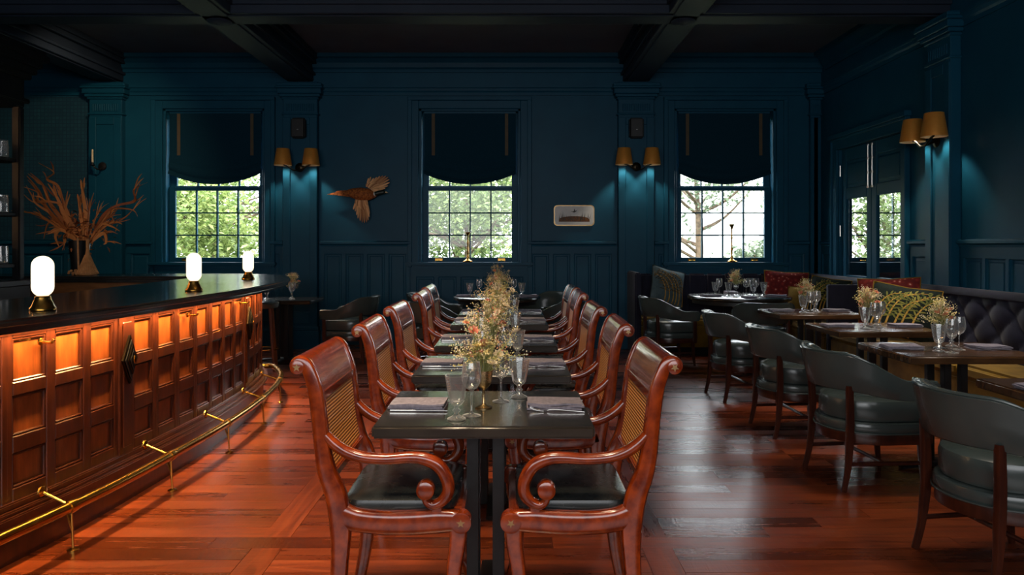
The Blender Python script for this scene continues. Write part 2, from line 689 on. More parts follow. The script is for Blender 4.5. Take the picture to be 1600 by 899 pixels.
# back wall with its four window openings
b = MB()
b.box(-7.75, 8.2, YB, YB + 0.3, 0, WZ0)
b.box(-7.75, 8.2, YB, YB + 0.3, WZ1, 4.1)
xs = [-7.75] + [x for c in WX for x in (c - WH, c + WH)] + [8.2]
for i in range(0, len(xs), 2):
    b.box(xs[i], xs[i + 1], YB, YB + 0.3, WZ0, WZ1)
wall_back = structure(b.build('wall_back', 'wall', smooth=False), 'deep blue panelled wall with tall sash windows', 'wall')
b = MB()
D0, D1, DZ = 7.9, 9.46, 2.62
b.box(XR, XR + 0.15, -2.65, D0, 0, 4.1)
b.box(XR, XR + 0.15, D1, YB, 0, 4.1)
b.box(XR, XR + 0.15, D0, D1, DZ, 4.1)
wall_right = structure(b.build('wall_right', 'wall', smooth=False), 'deep blue wall on the right with double door and banquette', 'wall')
structure(MB().box(-7.75, -7.6, -2.65, YB, 0, 4.1).build('wall_left', 'wall', smooth=False), 'deep blue wall beyond the bar', 'wall')
structure(MB().box(-7.75, 8.2, -2.8, -2.65, 0, 4.1).build('wall_front', 'wall', smooth=False), 'deep blue wall behind the viewer', 'wall')
b = MB()
b.box(8.05, 8.2, 5.9, YB, 0, 4.1)
b.box(XR + 0.15, 8.05, 5.75, 5.9, 0, 4.1)
structure(b.build('wall_hallway', 'wall', smooth=False), 'dark blue hallway wall behind the double door', 'wall')
ceiling = structure(MB().box(-7.75, 8.2, -2.8, YB + 0.3, ZC, ZC + 0.13).build('ceiling', 'ceil_lit', smooth=False), 'near black coffered ceiling', 'ceiling')

# floor boards
floor = structure(MB().box(-7.75, 8.2, -2.8, YB + 0.3, -0.12, -0.022).build('floor', 'iron', smooth=False), 'reddish brown oak board floor with dark seams', 'floor')
PW = 0.127
plank_mesh = {}


def plank(x0, x1, y0, y1, along_y=False):
    L = (y1 - y0) if along_y else (x1 - x0)
    W = (x1 - x0) if along_y else (y1 - y0)
    key = (round(L, 2), round(W, 3))
    if key not in plank_mesh:
        q = MB()
        q.box(-key[0] / 2 + 0.0012, key[0] / 2 - 0.0012, -key[1] / 2 + 0.0012, key[1] / 2 - 0.0012, -0.022, 0)
        plank_mesh[key] = q.mesh('plank', 'floor', smooth=False)
    return link('plank', plank_mesh[key], floor, ((x0 + x1) / 2, (y0 + y1) / 2, 0), (0, 0, PI / 2) if along_y else None)


def visible_floor(x0, x1, y0, y1):
    # in the frame and not under the bar
    if y1 < 2.75:
        return False
    a0 = 800 + 1150 * x0 / y1
    a1 = 800 + 1150 * x1 / y0
    if a1 < -20 or a0 > 1620:
        return False
    if x1 < -2.35 or (y0 > 9.2 and x0 > 1.6) or x0 > 3.6:
        return False
    return True


rest = MB()
nvis = 0
LS = [0.8, 1.1, 1.35, 1.6, 1.9]
y = -2.7
row = 0
while y < YB:
    y1 = min(y + PW, YB)
    through = row == 48
    if through:
        segs = [(-7.6, 8.1)]
    else:
        segs = [(-7.6, -1.2), (-1.06, 0.6), (0.74, 8.1)]
    for a, e in segs:
        x = a - (random.random() * 1.2 if a < -7 else 0)
        first = True
        while x < e - 0.01:
            L = random.choice(LS)
            if first and a > -7:
                L = random.choice([0.5, 0.8, 1.1, 1.6])
            first = False
            x1 = min(x + L, e)
            if e - x1 < 0.3:
                x1 = e
            if visible_floor(x, x1, y, y1) and nvis < 297:
                plank(x, x1, y, y1)
                nvis += 1
            else:
                rest.box(x + 0.001, x1 - 0.001, y + 0.001, y1 - 0.001, -0.022, -0.0003)
            x = x1
    y = y1
    row += 1
ythr = -2.7 + 48 * PW
for bx0, bx1 in ((-1.2, -1.06), (0.6, 0.74)):
    for a, e in ((-2.7, ythr), (ythr + PW, YB)):
        yy = a
        while yy < e - 0.01:
            L = random.choice([1.1, 1.6, 1.9])
            y1 = min(yy + L, e)
            if e - y1 < 0.3:
                y1 = e
            if y1 > 2.7:
                plank(bx0, bx1, yy, y1, True)
            else:
                rest.box(bx0 + 0.001, bx1 - 0.001, yy, y1, -0.022, -0.0003)
            yy = y1
tag(rest.build('plank_field', 'floor', floor, smooth=False), kind='stuff')

# ceiling beams
trim_n = [0]


def trim(label, cat='trim', mb=None, m='wall', **kw):
    trim_n[0] += 1
    return structure(mb.build('trim_%d' % trim_n[0], m, **kw), label, cat)


def beam(axis, c, a0, a1, label):
    q = MB()

    def bx(h, z0, z1):
        if axis == 'y':
            q.box(c - h, c + h, a0, a1, z0, z1)
        else:
            q.box(a0, a1, c - h, c + h, z0, z1)
    bx(0.175, 3.62, ZC)
    bx(0.205, 3.70, 3.74)
    bx(0.235, 3.84, ZC)
    bx(0.265, 3.90, ZC)
    bx(0.13, 3.605, 3.62)
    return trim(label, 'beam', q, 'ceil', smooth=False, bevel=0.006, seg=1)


for x, nm in ((-5.45, 'above the candle sconce'), (-2.87, 'above the left wall lamps'), (1.68, 'above the right wall lamps')):
    beam('y', x, -2.6, YB, 'dark lengthwise ceiling beam ' + nm)
bt = beam('x', 7.22, -7.6, XR, 'dark cross beam running the width of the room')
for x in (-2.87, 1.68):
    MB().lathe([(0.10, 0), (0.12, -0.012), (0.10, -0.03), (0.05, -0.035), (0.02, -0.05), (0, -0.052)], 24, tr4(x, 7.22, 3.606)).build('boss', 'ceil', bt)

# cornices (profile extruded along the wall)
CR = [(0, 3.74), (0.03, 3.74), (0.03, 3.78), (0.06, 3.80), (0.08, 3.86), (0.13, 3.91), (0.17, 3.92), (0.17, ZC), (0, ZC)]
PR = [(0, 3.43), (0.018, 3.43), (0.018, 3.47), (0.035, 3.49), (0.045, 3.52), (0.06, 3.53), (0.06, 3.56), (0, 3.56)]
XB = Matrix(((0, 0, 1, 0), (-1, 0, 0, YB), (0, 1, 0, 0), (0, 0, 0, 1)))     # profile (out, z) run along +X on the back wall
XRW = Matrix(((-1, 0, 0, XR), (0, 0, 1, 0), (0, 1, 0, 0), (0, 0, 0, 1)))   # run along +Y on the right wall
trim('dark moulded crown cornice under the ceiling of the window wall', 'cornice', MB().prism(CR, -7.6, XR, XB), 'wall', smooth=False)
trim('moulded picture rail across the window wall', 'moulding', MB().prism(PR, -7.6, XR, XB), 'wall', smooth=False)
trim('dark moulded crown cornice on the right wall', 'cornice', MB().prism(CR, -2.6, YB - 0.17, XRW), 'wall', smooth=False)
trim('moulded picture rail along the right wall', 'moulding', MB().prism(PR, -2.6, YB - 0.06, XRW), 'wall', smooth=False)

# wainscot: frame proud of the wall, each panel a piece
panel_mesh = {}


def wainscot(wall, rz, org, a0, a1, n, z0=0.29, z1=1.38, rail=True, base=True):
    X = tr4(*org) @ rot4('Z', rz)
    q = MB()
    st = 0.055
    T = 0.026
    w = (a1 - a0 - st * (n + 1)) / n
    pz0, pz1 = z0 + 0.09, z1 - 0.10
    q.box(a0, a1, 0, T, z0, pz0, X)
    q.box(a0, a1, 0, T, pz1, z1, X)
    for i in range(n + 1):
        x = a0 + i * (w + st)
        q.box(x, x + st, 0, T, pz0, pz1, X)
    q.build('wainscot_frame', 'wall', wall, smooth=False, bevel=0.005, seg=2)
    key = (round(w, 3), round(pz1 - pz0, 3))
    if key not in panel_mesh:
        r = MB()
        hw, hh = key[0] / 2, key[1] / 2
        r.rings([[(sx * (hw - i) , d, sz * (hh - i)) for sx, sz in ((-1, -1), (1, -1), (1, 1), (-1, 1))]
                 for i, d in ((0, 0), (0, 0.012), (0.012, 0.006), (0.03, 0.006), (0.04, 0.012))])
        panel_mesh[key] = r.mesh('panel', 'wall', smooth=False)
    for i in range(n):
        x = a0 + st + i * (w + st) + w / 2
        link('panel', panel_mesh[key], wall, X @ Vector((x, 0.0, (pz0 + pz1) / 2)), (0, 0, rz))
    if rail:
        r = MB()
        pr = [(0, z1), (0.03, z1), (0.035, z1 + 0.02), (0.06, z1 + 0.035), (0.06, z1 + 0.06), (0.045, z1 + 0.07), (0, z1 + 0.075)]
        Y = X @ Matrix(((0, 0, 1, 0), (1, 0, 0, 0), (0, 1, 0, 0), (0, 0, 0, 1)))
        r.prism(pr, a0, a1, Y)
        r.build('chair_rail', 'wall', wall, smooth=False)
    if base:
        r = MB()
        pr = [(0, 0), (0.04, 0), (0.04, z0 - 0.05), (0.03, z0 - 0.03), (0.028, z0), (0, z0)]
        Y = X @ Matrix(((0, 0, 1, 0), (1, 0, 0, 0), (0, 1, 0, 0), (0, 0, 0, 1)))
        r.prism(pr, a0, a1, Y)
        r.build('baseboard', 'wall', wall, smooth=False)


def back_wainscot(x0, x1, n, **kw):
    wainscot(wall_back, PI, (0, YB, 0), -x1, -x0, n, **kw)


back_wainscot(-7.6, -5.72, 6)
back_wainscot(-5.22, -4.86, 1)
back_wainscot(-3.27, -3.10, 1)
back_wainscot(-2.60, -1.38, 4)
back_wainscot(0.22, 1.41, 4)
back_wainscot(1.93, 2.12, 1)
back_wainscot(3.69, 4.02, 1)
for c in WX[:3]:
    back_wainscot(c - 0.78, c + 0.78, 5, z1=1.07, rail=False)
wainscot(wall_right, PI / 2, (XR, 0, 0), -2.6, 6.86, 30)
wainscot(wall_right, PI / 2, (XR, 0, 0), 7.29, 7.72, 1)
wainscot(wall_right, PI / 2, (XR, 0, 0), 9.64, 9.96, 1)

# wallpaper field left of the bar-side pilaster
MB().box(-7.5, -5.72, YB - 0.006, YB, 1.47, 3.42).build('wallpaper', 'paper', wall_back, smooth=False)


def pilaster(rz, c, w, label, proj=0.1):
    X = tr4(*c) @ rot4('Z', rz)
    h = w / 2
    q = MB()
    q.box(-h, h, 0, proj, 0, 3.6, X)
    q.box(-h - 0.03, h + 0.03, 0, proj + 0.03, 0, 0.25, X)
    q.box(-h - 0.018, h + 0.018, 0, proj + 0.018, 0.25, 0.30, X)
    o = trim(label, 'pilaster', q, 'wall', smooth=False, bevel=0.006, seg=1)
    r = MB()
    for z0, z1, d in ((3.15, 3.175, 0.018), (3.36, 3.39, 0.02), (3.39, 3.43, 0.045), (3.43, 3.50, 0.065), (3.50, 3.53, 0.085), (3.53, 3.57, 0.075)):
        r.box(-h - d, h + d, 0, proj + d, z0, z1, X)
    r.build('capital', 'wall', o, smooth=False, bevel=0.008, seg=1)
    k = int(w / 0.035)
    fl = MB().box(-0.008, 0.008, 0, 0.012, -0.05, 0.05).mesh('flute', 'wall', smooth=False, bevel=0.005, seg=1)
    for i in range(k):
        x = (i - (k - 1) / 2) * 0.03
        link('flute', fl, o, X @ Vector((x, proj, 3.25)), (0, 0, rz))
    r = MB()
    for x0, x1, z0, z1 in ((-h, -h + 0.1, 0.34, 3.12), (h - 0.1, h, 0.34, 3.12), (-h + 0.1, h - 0.1, 3.02, 3.12), (-h + 0.1, h - 0.1, 0.34, 0.5)):
        r.box(x0, x1, proj, proj + 0.016, z0, z1, X)
    r.build('panel_moulding', 'wall', o, smooth=False, bevel=0.005, seg=1)
    return o


pilaster(PI, (-5.47, YB, 0), 0.44, 'blue pilaster carrying the candle sconce')
pilaster(PI, (-2.85, YB, 0), 0.46, 'blue pilaster behind the left pair of brass wall lamps')
pilaster(PI, (1.67, YB, 0), 0.48, 'blue pilaster behind the right pair of brass wall lamps')
pilaster(PI, (4.10, YB, 0), 0.14, 'slim blue pilaster in the room corner', proj=0.06)
pilaster(PI / 2, (XR, 7.08, 0), 0.40, 'blue pilaster on the right wall beside the double door')


# ---- windows
def window(n, cx):
    root = thing('window_%d' % n, None, None, (cx, YB, 0))
    structure(root, ['blue twelve pane sash window behind the bar lamps', 'blue sash window at the head of the centre tables',
                     'blue sash window above the corner banquette', 'sash window seen through the glass of the double door'][n - 1], 'window')
    q = MB()
    # casing around the opening, on the wall face
    q.box(-0.80, -WH, -0.03, 0.0, 1.1, 3.36)
    q.box(WH, 0.80, -0.03, 0.0, 1.1, 3.36)
    q.box(-WH, WH, -0.03, 0.0, 3.25, 3.36)
    q.box(-0.84, -0.78, -0.05, 0.0, 1.1, 3.40)
    q.box(0.78, 0.84, -0.05, 0.0, 1.1, 3.40)
    q.box(-0.84, 0.84, -0.055, 0.0, 3.36, 3.41)
    q.build('casing', 'wall', root, smooth=False, bevel=0.006, seg=1)
    q = MB()
    q.box(-WH, -WH + 0.035, 0.0, 0.26, WZ0, WZ1)
    q.box(WH - 0.035, WH, 0.0, 0.26, WZ0, WZ1)
    q.box(-WH, WH, 0.0, 0.26, WZ1 - 0.03, WZ1)
    q.build('jamb', 'wall', root, smooth=False, bevel=0.004, seg=1)
    q = MB()
    q.box(-0.86, 0.86, -0.10, 0.0, 1.125, 1.165)
    q.box(-WH, WH, 0.0, 0.28, 1.125, 1.165)
    q.box(-0.80, 0.80, -0.035, 0.0, 1.07, 1.125)
    q.build('sill', 'wall', root, smooth=False, bevel=0.008, seg=2)
    pane = MB().box(-0.1385, 0.1385, -0.002, 0.002, -0.149, 0.149).mesh('pane', 'pane', smooth=False)
    for nm, y0, zb, zt, gz in (('lower_sash', 0.10, 1.165, 2.20, 1.228), ('upper_sash', 0.15, 2.16, 3.22, 2.215)):
        q = MB()
        t = 0.045
        q.box(-0.655, -0.57, y0, y0 + t, zb, zt)
        q.box(0.57, 0.655, y0, y0 + t, zb, zt)
        q.box(-0.57, 0.57, y0, y0 + t, zb, gz)
        gt = gz + 3 * 0.306
        q.box(-0.57, 0.57, y0, y0 + t, gt, zt)
        sash = q.build(nm, 'wall', root, smooth=False, bevel=0.004, seg=1)
        q = MB()
        for i in range(1, 4):
            x = -0.57 + i * 0.285
            q.box(x - 0.009, x + 0.009, y0 + 0.004, y0 + t - 0.004, gz, gt)
        for i in range(1, 3):
            z = gz + i * 0.306
            q.box(-0.57, 0.57, y0 + 0.006, y0 + t - 0.006, z - 0.009, z + 0.009)
        q.build('glazing_bars', 'wall', sash, smooth=False)
        for i in range(4):
            for j in range(3):
                link('pane', pane, sash, (-0.57 + 0.285 * (i + 0.5), y0 + t / 2, gz + 0.306 * (j + 0.5)))
        if nm == 'lower_sash':
            for sx in (-0.43, 0.43):
                r = MB()
                r.box(sx - 0.05, sx + 0.05, y0 - 0.004, y0, 1.178, 1.215)
                r.tube([(sx - 0.035, y0 - 0.004, 1.19), (sx - 0.03, y0 - 0.03, 1.185), (sx + 0.03, y0 - 0.03, 1.185), (sx + 0.035, y0 - 0.004, 1.19)], 0.007, 6, k=3)
                r.build('sash_lift', 'brass', sash)
    return root


wins = [window(i + 1, x) for i, x in enumerate(WX)]


# ---- double door on the right wall
door = thing('door_1', None, None, (XR, (D0 + D1) / 2, 0), PI / 2)
structure(door, 'dark blue double door with glazed panels above the banquette', 'door')
dw = (D1 - D0) / 2
q = MB()
for s in (-1, 1):
    q.box(min(s * dw, s * (dw + 0.13)), max(s * dw, s * (dw + 0.13)), 0, 0.035, 0, DZ + 0.02)
    q.box(min(s * (dw + 0.10), s * (dw + 0.14)), max(s * (dw + 0.10), s * (dw + 0.14)), 0, 0.06, 0, DZ + 0.14)
q.box(-dw - 0.13, dw + 0.13, 0, 0.035, DZ, DZ + 0.14)
q.box(-dw - 0.17, dw + 0.17, 0, 0.08, DZ + 0.14, DZ + 0.20)
q.box(-dw - 0.15, dw + 0.15, 0, 0.06, DZ + 0.11, DZ + 0.14)
q.build('door_casing', 'wall', door, smooth=False, bevel=0.006, seg=1)
for s in (-1, 1):
    X = tr4(s * dw / 2, -0.06, 0)
    h = dw / 2 - 0.004
    lf = MB()
    st = 0.115
    for x0, x1, z0, z1 in ((-h, -h + st, 0.01, DZ), (h - st, h, 0.01, DZ), (-h + st, h - st, 0.01, 0.25), (-h + st, h - st, 0.86, 1.02),
                           (-h + st, h - st, 1.98, 2.12), (-h + st, h - st, 2.46, DZ)):
        lf.box(x0, x1, -0.022, 0.022, z0, z1, X)
    leaf = lf.build('door_leaf', 'wall', door, smooth=False, bevel=0.007, seg=1)
    for z0, z1 in ((0.25, 0.86), (2.12, 2.46)):
        r = MB()
        w_, h_ = (h - st), (z1 - z0) / 2
        r.rings([[(sx * (w_ - i), d, (z0 + z1) / 2 + sz * (h_ - i)) for sx, sz in ((-1, -1), (1, -1), (1, 1), (-1, 1))]
                 for i, d in ((0, -0.012), (0, 0.004), (0.03, 0.004), (0.05, 0.016))], X=X)
        r.build('door_panel', 'wall', leaf, smooth=False)
    MB().box(-h + st, h - st, -0.003, 0.003, 1.02, 1.98, X).build('pane', 'pane', leaf, smooth=False)
    for z in (0.5, 1.58, 2.35):
        MB().tube([(s * (dw + 0.004), -0.02, z - 0.07), (s * (dw + 0.004), -0.02, z + 0.07)], 0.011, 8).build('hinge', 'nickel', leaf)
    r = MB()
    x = s * 0.05
    r.tube([(x, -0.02, 2.08), (x, -0.02, 2.60)], 0.009, 8)
    for z in (2.09, 2.26, 2.43, 2.59):
        r.lathe([(0.016, -0.012), (0.018, 0), (0.016, 0.012)], 10, tr4(x, -0.024, z))
    r.build('slide_bolt', 'nickel', leaf)
    # glazing bars and inner stop in the lower light


def rebase(root, base):
    base = Vector(base)
    root.location = base
    for ch in root.children:
        ch.location = Vector(ch.location) - base
    return root


# ------------------------------------------------------------------ curved bar
bar = thing('bar_counter', 'long curved mahogany panelled bar with black stone top', 'bar counter')
EDGE = [(-2.55, 1.0), (-2.32, 1.7), (-2.14, 2.4), (-2.00, 3.0), (-1.90, 3.63), (-1.85, 4.33), (-1.83, 5.02), (-1.87, 5.8), (-1.97, 6.5), (-2.14, 7.05), (-2.42, 7.5), (-2.85, 7.72)]
fine = catmull([(x, y, 0) for x, y in EDGE], 24)
arc = [0.0]
for i in range(1, len(fine)):
    arc.append(arc[-1] + (fine[i] - fine[i - 1]).length)
LEN = arc[-1]


def at(s):
    s = max(0, min(s, LEN))
    lo = 0
    for i in range(len(arc) - 1):
        if arc[i + 1] >= s:
            lo = i
            break
    f = (s - arc[lo]) / max(arc[lo + 1] - arc[lo], 1e-9)
    p = fine[lo].lerp(fine[lo + 1], f)
    a = fine[max(lo - 3, 0)]
    c = fine[min(lo + 4, len(fine) - 1)]
    t = (c - a).normalized()
    n = Vector((t.y, -t.x, 0))
    return p, t, n


def off(s, d, z=0):
    p, t, n = at(s)
    return Vector((p.x + n.x * d, p.y + n.y * d, z))


def curve_pts(d, s0=0, s1=None, step=0.08):
    s1 = LEN if s1 is None else s1
    n = max(2, int((s1 - s0) / step))
    return [off(s0 + (s1 - s0) * i / n, d) for i in range(n + 1)]


def s_at_y(y):
    for i in range(len(fine)):
        if fine[i].y >= y:
            return arc[i]
    return LEN


def slab(d, z0, z1, inner):
    poly = [(p.x, p.y) for p in curve_pts(d)]
    poly += [(-6.6, 7.72 + d), (-6.6, 7.05 - inner)]
    ins = [(-3.0, 7.05 - inner), (-2.93 - inner, 6.6), (-2.88 - inner, 5.6), (-2.82 - inner, 4.6), (-2.78 - inner, 3.6), (-2.9 - inner, 2.6), (-3.1 - inner, 1.7), (-3.3 - inner, 1.2)]
    poly += ins
    return MB().prism(poly, z0, z1)


slab(0, 1.062, 1.10, 0).build('bar_top', 'bartop', bar, bevel=0.012, seg=3)
slab(-0.018, 1.04, 1.062, -0.01).build('top_edge', 'bartop', bar, bevel=0.006, seg=2)
FACE = -0.25


def band(q, d0, d1, z0, z1, s0=0, s1=None, step=0.08):
    a = curve_pts(d0, s0, s1, step)
    c = curve_pts(d1, s0, s1, step)
    rs = [[(p.x, p.y, z0), (r.x, r.y, z0), (r.x, r.y, z1), (p.x, p.y, z1)] for p, r in zip(a, c)]
    return q.rings(rs)


q = MB()
band(q, FACE - 0.10, FACE - 0.03, 0.0, 1.04)
q.build('body', 'barframe', bar, smooth=False)
q = MB()
band(q, FACE - 0.03, FACE + 0.012, 0.0, 0.19)
q.build('plinth', 'barframe', bar, smooth=False)
q = MB()
for d, z0, z1 in ((0.05, 0.185, 0.215), (0.035, 0.215, 0.235), (0.018, 0.235, 0.265)):
    band(q, FACE - 0.03, FACE + d, z0, z1)
q.build('base_moulding', 'barframe', bar, smooth=False, bevel=0.006, seg=2)
q = MB()
band(q, FACE - 0.03, FACE + 0.005, 1.0, 1.04)
q.build('top_rail', 'barframe', bar, smooth=False)
# inner back of the far run of the bar
q = MB()
q.box(-6.6, -2.95, 7.12, 7.16, 0, 1.04)
q.box(-6.6, -2.75, 7.58, 7.62, 0, 1.04)
q.build('inner_front', 'barbrown', bar, smooth=False)

# columns of panels with pilasters between
PITCH, PWD = 0.255, 0.19
ROWS = [(0.79, 0.985), (0.55, 0.73), (0.32, 0.475)]
pm = {}
lm = {}
for i, (z0, z1) in enumerate(ROWS):
    h = (z1 - z0) / 2
    r = MB()
    w = PWD / 2 + 0.004
    r.box(-w, w, -0.008, 0, -h - 0.004, h + 0.004)
    pm[i] = r.mesh('panel', 'barwood', smooth=False)
    r = MB()
    w = PWD / 2
    # thin moulding set into the recess
    for x0, x1, a0, a1 in ((-w, -w + 0.012, -h, h), (w - 0.012, w, -h, h), (-w, w, -h, -h + 0.012), (-w, w, h - 0.012, h)):
        r.box(x0, x1, 0, 0.017, a0, a1)
    lm[i] = r.mesh('panel_moulding', 'barframe', smooth=False, bevel=0.004, seg=1)
frame = MB()


def colmat(s):
    p, t, n = at(s)
    o = off(s, FACE)
    # x along the bar away from the viewer, y towards the room, so z points down; flip x
    return Matrix(((-t.x, n.x, 0, o.x), (-t.y, n.y, 0, o.y), (0, 0, 1, 0), (0, 0, 0, 1)))


def placed(name, me, parent, X):
    o = link(name, me, parent)
    o.matrix_local = X
    return o


def column(s):
    X = colmat(s)
    hp = PITCH / 2
    hw = PWD / 2
    for x0, x1 in ((-hp - 0.001, -hw), (hw, hp + 0.001)):
        frame.box(x0, x1, -0.03, 0.0, 0.26, 1.01, X)
    zs = [(0.26, 0.32), (0.475, 0.55), (0.73, 0.79), (0.985, 1.01)]
    for z0, z1 in zs:
        frame.box(-hw, hw, -0.03, 0.0, z0, z1, X)
    for i, (z0, z1) in enumerate(ROWS):
        Y = X @ tr4(0, -0.022, (z0 + z1) / 2)
        p = placed('panel', pm[i], bar, Y)
        placed('panel_moulding', lm[i], bar, Y)


def hook(s):
    X = colmat(s)
    r = MB()
    r.lathe([(0.017, 0), (0.017, 0.006), (0.010, 0.010)], 10, X @ tr4(0, 0, 0.952) @ rot4('X', -PI / 2))
    r.tube([(0, 0.005, 0.952), (0, 0.06, 0.950), (0, 0.072, 0.965)], 0.007, 8, X, k=3)
    r.build('purse_hook', 'brass', bar)


def rhomb(w, h):
    return [(w, 0), (0, h), (-w, 0), (0, -h)]


def bar_pilaster(s):
    X = colmat(s)
    r = MB()
    r.box(-0.062, 0.062, -0.03, 0.012, 0.26, 1.01, X)
    r.box(-0.04, 0.04, 0.012, 0.02, 0.30, 0.98, X)
    pil = r.build('pilaster', 'barframe', bar, smooth=False, bevel=0.004, seg=1)
    Y = X @ tr4(0, 0.02, 0.775) @ rot4('X', PI / 2)
    for w, h, d0, d1, m in ((0.068, 0.135, 0.0, -0.016, 'bronze'), (0.056, 0.112, -0.016, -0.022, 'iron'), (0.042, 0.084, -0.022, -0.03, 'bronze'), (0.030, 0.06, -0.03, -0.034, 'iron'), (0.012, 0.026, -0.034, -0.042, 'brass')):
        MB().prism(rhomb(w, h), d0, d1, Y).build('diamond_ornament', m, pil, smooth=False, bevel=0.003, seg=1)


s1 = s_at_y(3.98)
seq = []
s = s1
bar_pilaster(s1)
x = s1 - 0.0655 - PITCH / 2
k = 0
while x > 0.6 and k < 8:
    if k == 7:
        break
    column(x)
    if k == 2:
        hook(x + 0.06)
    x -= PITCH
    k += 1
x = s1 + 0.0655 + PITCH / 2
for k in range(7):
    column(x)
    if k in (2, 6):
        hook(x)
    x += PITCH
s2 = x - PITCH / 2 + 0.0655
bar_pilaster(s2)
x = s2 + 0.0655 + PITCH / 2
while x < LEN - 0.1:
    column(x)
    x += PITCH
frame.build('panel_frame', 'barframe', bar, smooth=False, bevel=0.004, seg=1)
# warm strip light tucked under the overhang of the top
q = MB()
band(q, FACE + 0.04, FACE + 0.055, 1.032, 1.0385, 0.4, LEN - 0.1)
q.build('light_strip', 'led', bar, smooth=False)
s = 0.7
while s < LEN - 0.3:
    p, t, n = at(s)
    d_ = Vector((-n.x * 0.3, -n.y * 0.3, -1))
    o = lamp('bar_strip_light', 'AREA', off(s, FACE + 0.048, 1.030), 4.6, (1.0, 0.60, 0.22), size=0.36, size_y=0.02)
    zx = -d_.normalized()
    xx = Vector((t.x, t.y, 0))
    yx = zx.cross(xx).normalized()
    o.rotation_euler = Matrix((xx, yx, zx)).transposed().to_euler()
    o.data.spread = math.radians(110)
    s += 0.37

# brass foot rail on brackets
rail_pts = catmull([off(1.0 + (LEN - 0.75 - 1.0) * i / 11, -0.085, 0.2) for i in range(12)], 8)
endp = off(LEN - 0.62, FACE + 0.05, 0.2)
rail_pts += [rail_pts[-1] * 0.45 + endp * 0.55 + Vector((0.015, 0.04, 0)), endp]
fr = MB().tube(rail_pts, 0.025, 14).build('foot_rail', 'brass', bar)
for sy in (2.55, 3.36, 4.17, 4.95, 5.75, 6.55):
    s = s_at_y(sy)
    a = off(s, FACE + 0.012, 0.26)
    p = off(s, -0.085, 0.2)
    g = off(s, -0.075, 0.0)
    r = MB()
    r.tube([a, a.lerp(p, 0.5), p], 0.0075, 8, k=4)
    r.tube([p, p.lerp(g, 0.5), g], 0.006, 8, k=3)
    r.tube([p.lerp(a, 0.25), p.lerp(g, 0.35) + Vector((-0.01, 0, 0)), p.lerp(g, 0.55)], 0.006, 6, k=4)
    d, t, n = at(s)
    ang = math.atan2(n.y, n.x)
    r.lathe([(0.028, 0), (0.026, 0.008), (0.012, 0.014)], 14, tr4(a.x, a.y, a.z) @ rot4('Z', ang) @ rot4('Y', PI / 2))
    r.lathe([(0.026, 0.0), (0.026, 0.005), (0.01, 0.012)], 12, tr4(g.x, g.y, 0.001))
    r.lathe([(0.029, -0.022), (0.031, 0), (0.029, 0.022)], 14, tr4(p.x, p.y, p.z) @ rot4('Z', math.atan2(t.y, t.x)) @ rot4('Y', PI / 2))
    r.build('rail_bracket', 'brass', fr)
rebase(bar, (-2.6, 5.0, 0))

# capsule lamps on the bar
bl = thing('bar_lamp', '', 'lamp')
MB().lathe([(0, 0), (0.052, 0), (0.055, 0.004), (0.054, 0.012), (0.046, 0.02), (0.04, 0.04), (0.034, 0.05), (0.034, 0.058), (0.03, 0.066), (0.02, 0.068), (0, 0.068)], 28).build('lamp_base', 'brass', bl)
R = 0.046
pr = [(0.0, 0.062)]
for i in range(1, 8):
    a = -PI / 2 + i * PI / 16
    pr.append((R * math.cos(a), 0.108 + R * math.sin(a)))
pr += [(R, 0.108), (R, 0.204)]
for i in range(1, 9):
    a = i * PI / 16
    pr.append((R * math.cos(a), 0.204 + R * math.sin(a)))
MB().lathe(pr, 28).build('glass_capsule', 'opal', bl)
BL = Proto(bl)
for lab, x, y in (('lit opal capsule lamp on brass base, nearest along the bar', -2.155, 3.38), ('lit opal capsule lamp, middle of the three along the bar', -2.07, 4.79), ('lit opal capsule lamp at the far end of the bar', -2.29, 6.39)):
    BL.put(lab, (x, y, 1.10), 0, 'capsule lamps along the bar')

# ------------------------------------------------------------------ back bar cabinet
cab = thing('back_bar_cabinet', 'tall dark back bar shelving with moulded cornice at the left edge', 'cabinet', (-4.5, 5.2, 0))
CY0, CY1 = -1.3, 1.25
q = MB()
q.box(-0.3, 0.28, CY0, CY1, 0, 1.05)
q.box(-0.3, 0.32, CY0 - 0.02, CY1 + 0.02, 1.05, 1.10)
q.build('base_cupboard', 'iron', cab, smooth=False, bevel=0.006, seg=1)
q = MB()
q.box(-0.3, -0.27, CY0, CY1, 1.1, 2.6)
q.build('back_panel', 'barframe', cab, smooth=False)
for yy in (CY0, -0.02, CY1 - 0.07):
    MB().box(0.16, 0.23, yy, yy + 0.07, 1.1, 2.6).build('post', 'black', cab, smooth=False, bevel=0.01, seg=2)
for z in (1.24, 1.68, 2.15):
    MB().box(-0.27, 0.2, CY0, CY1, z - 0.035, z).build('shelf', 'black', cab, smooth=False, bevel=0.004, seg=1)
q = MB()
for d, z0, z1 in ((0.0, 2.6, 2.85), (0.03, 2.64, 2.68), (0.04, 2.85, 2.9), (0.07, 2.9, 2.96), (0.1, 2.96, 3.02), (0.14, 3.02, 3.08), (0.12, 3.08, 3.12)):
    q.box(-0.3, 0.23 + d, CY0 - d, CY1 + d, z0, z1)
q.build('cornice', 'black', cab, smooth=False, bevel=0.008, seg=2)
MB().box(-0.24, -0.225, CY0 + 0.1, CY1 - 0.3, 2.575, 2.59).build('light_strip', 'ledc', cab, smooth=False)
MB().box(-0.24, -0.225, CY0 + 0.1, CY1 - 0.3, 2.095, 2.11).build('light_strip', 'ledc', cab, smooth=False)
MB().box(-0.24, -0.225, CY0 + 0.1, CY1 - 0.3, 1.625, 1.64).build('light_strip', 'ledc', cab, smooth=False)

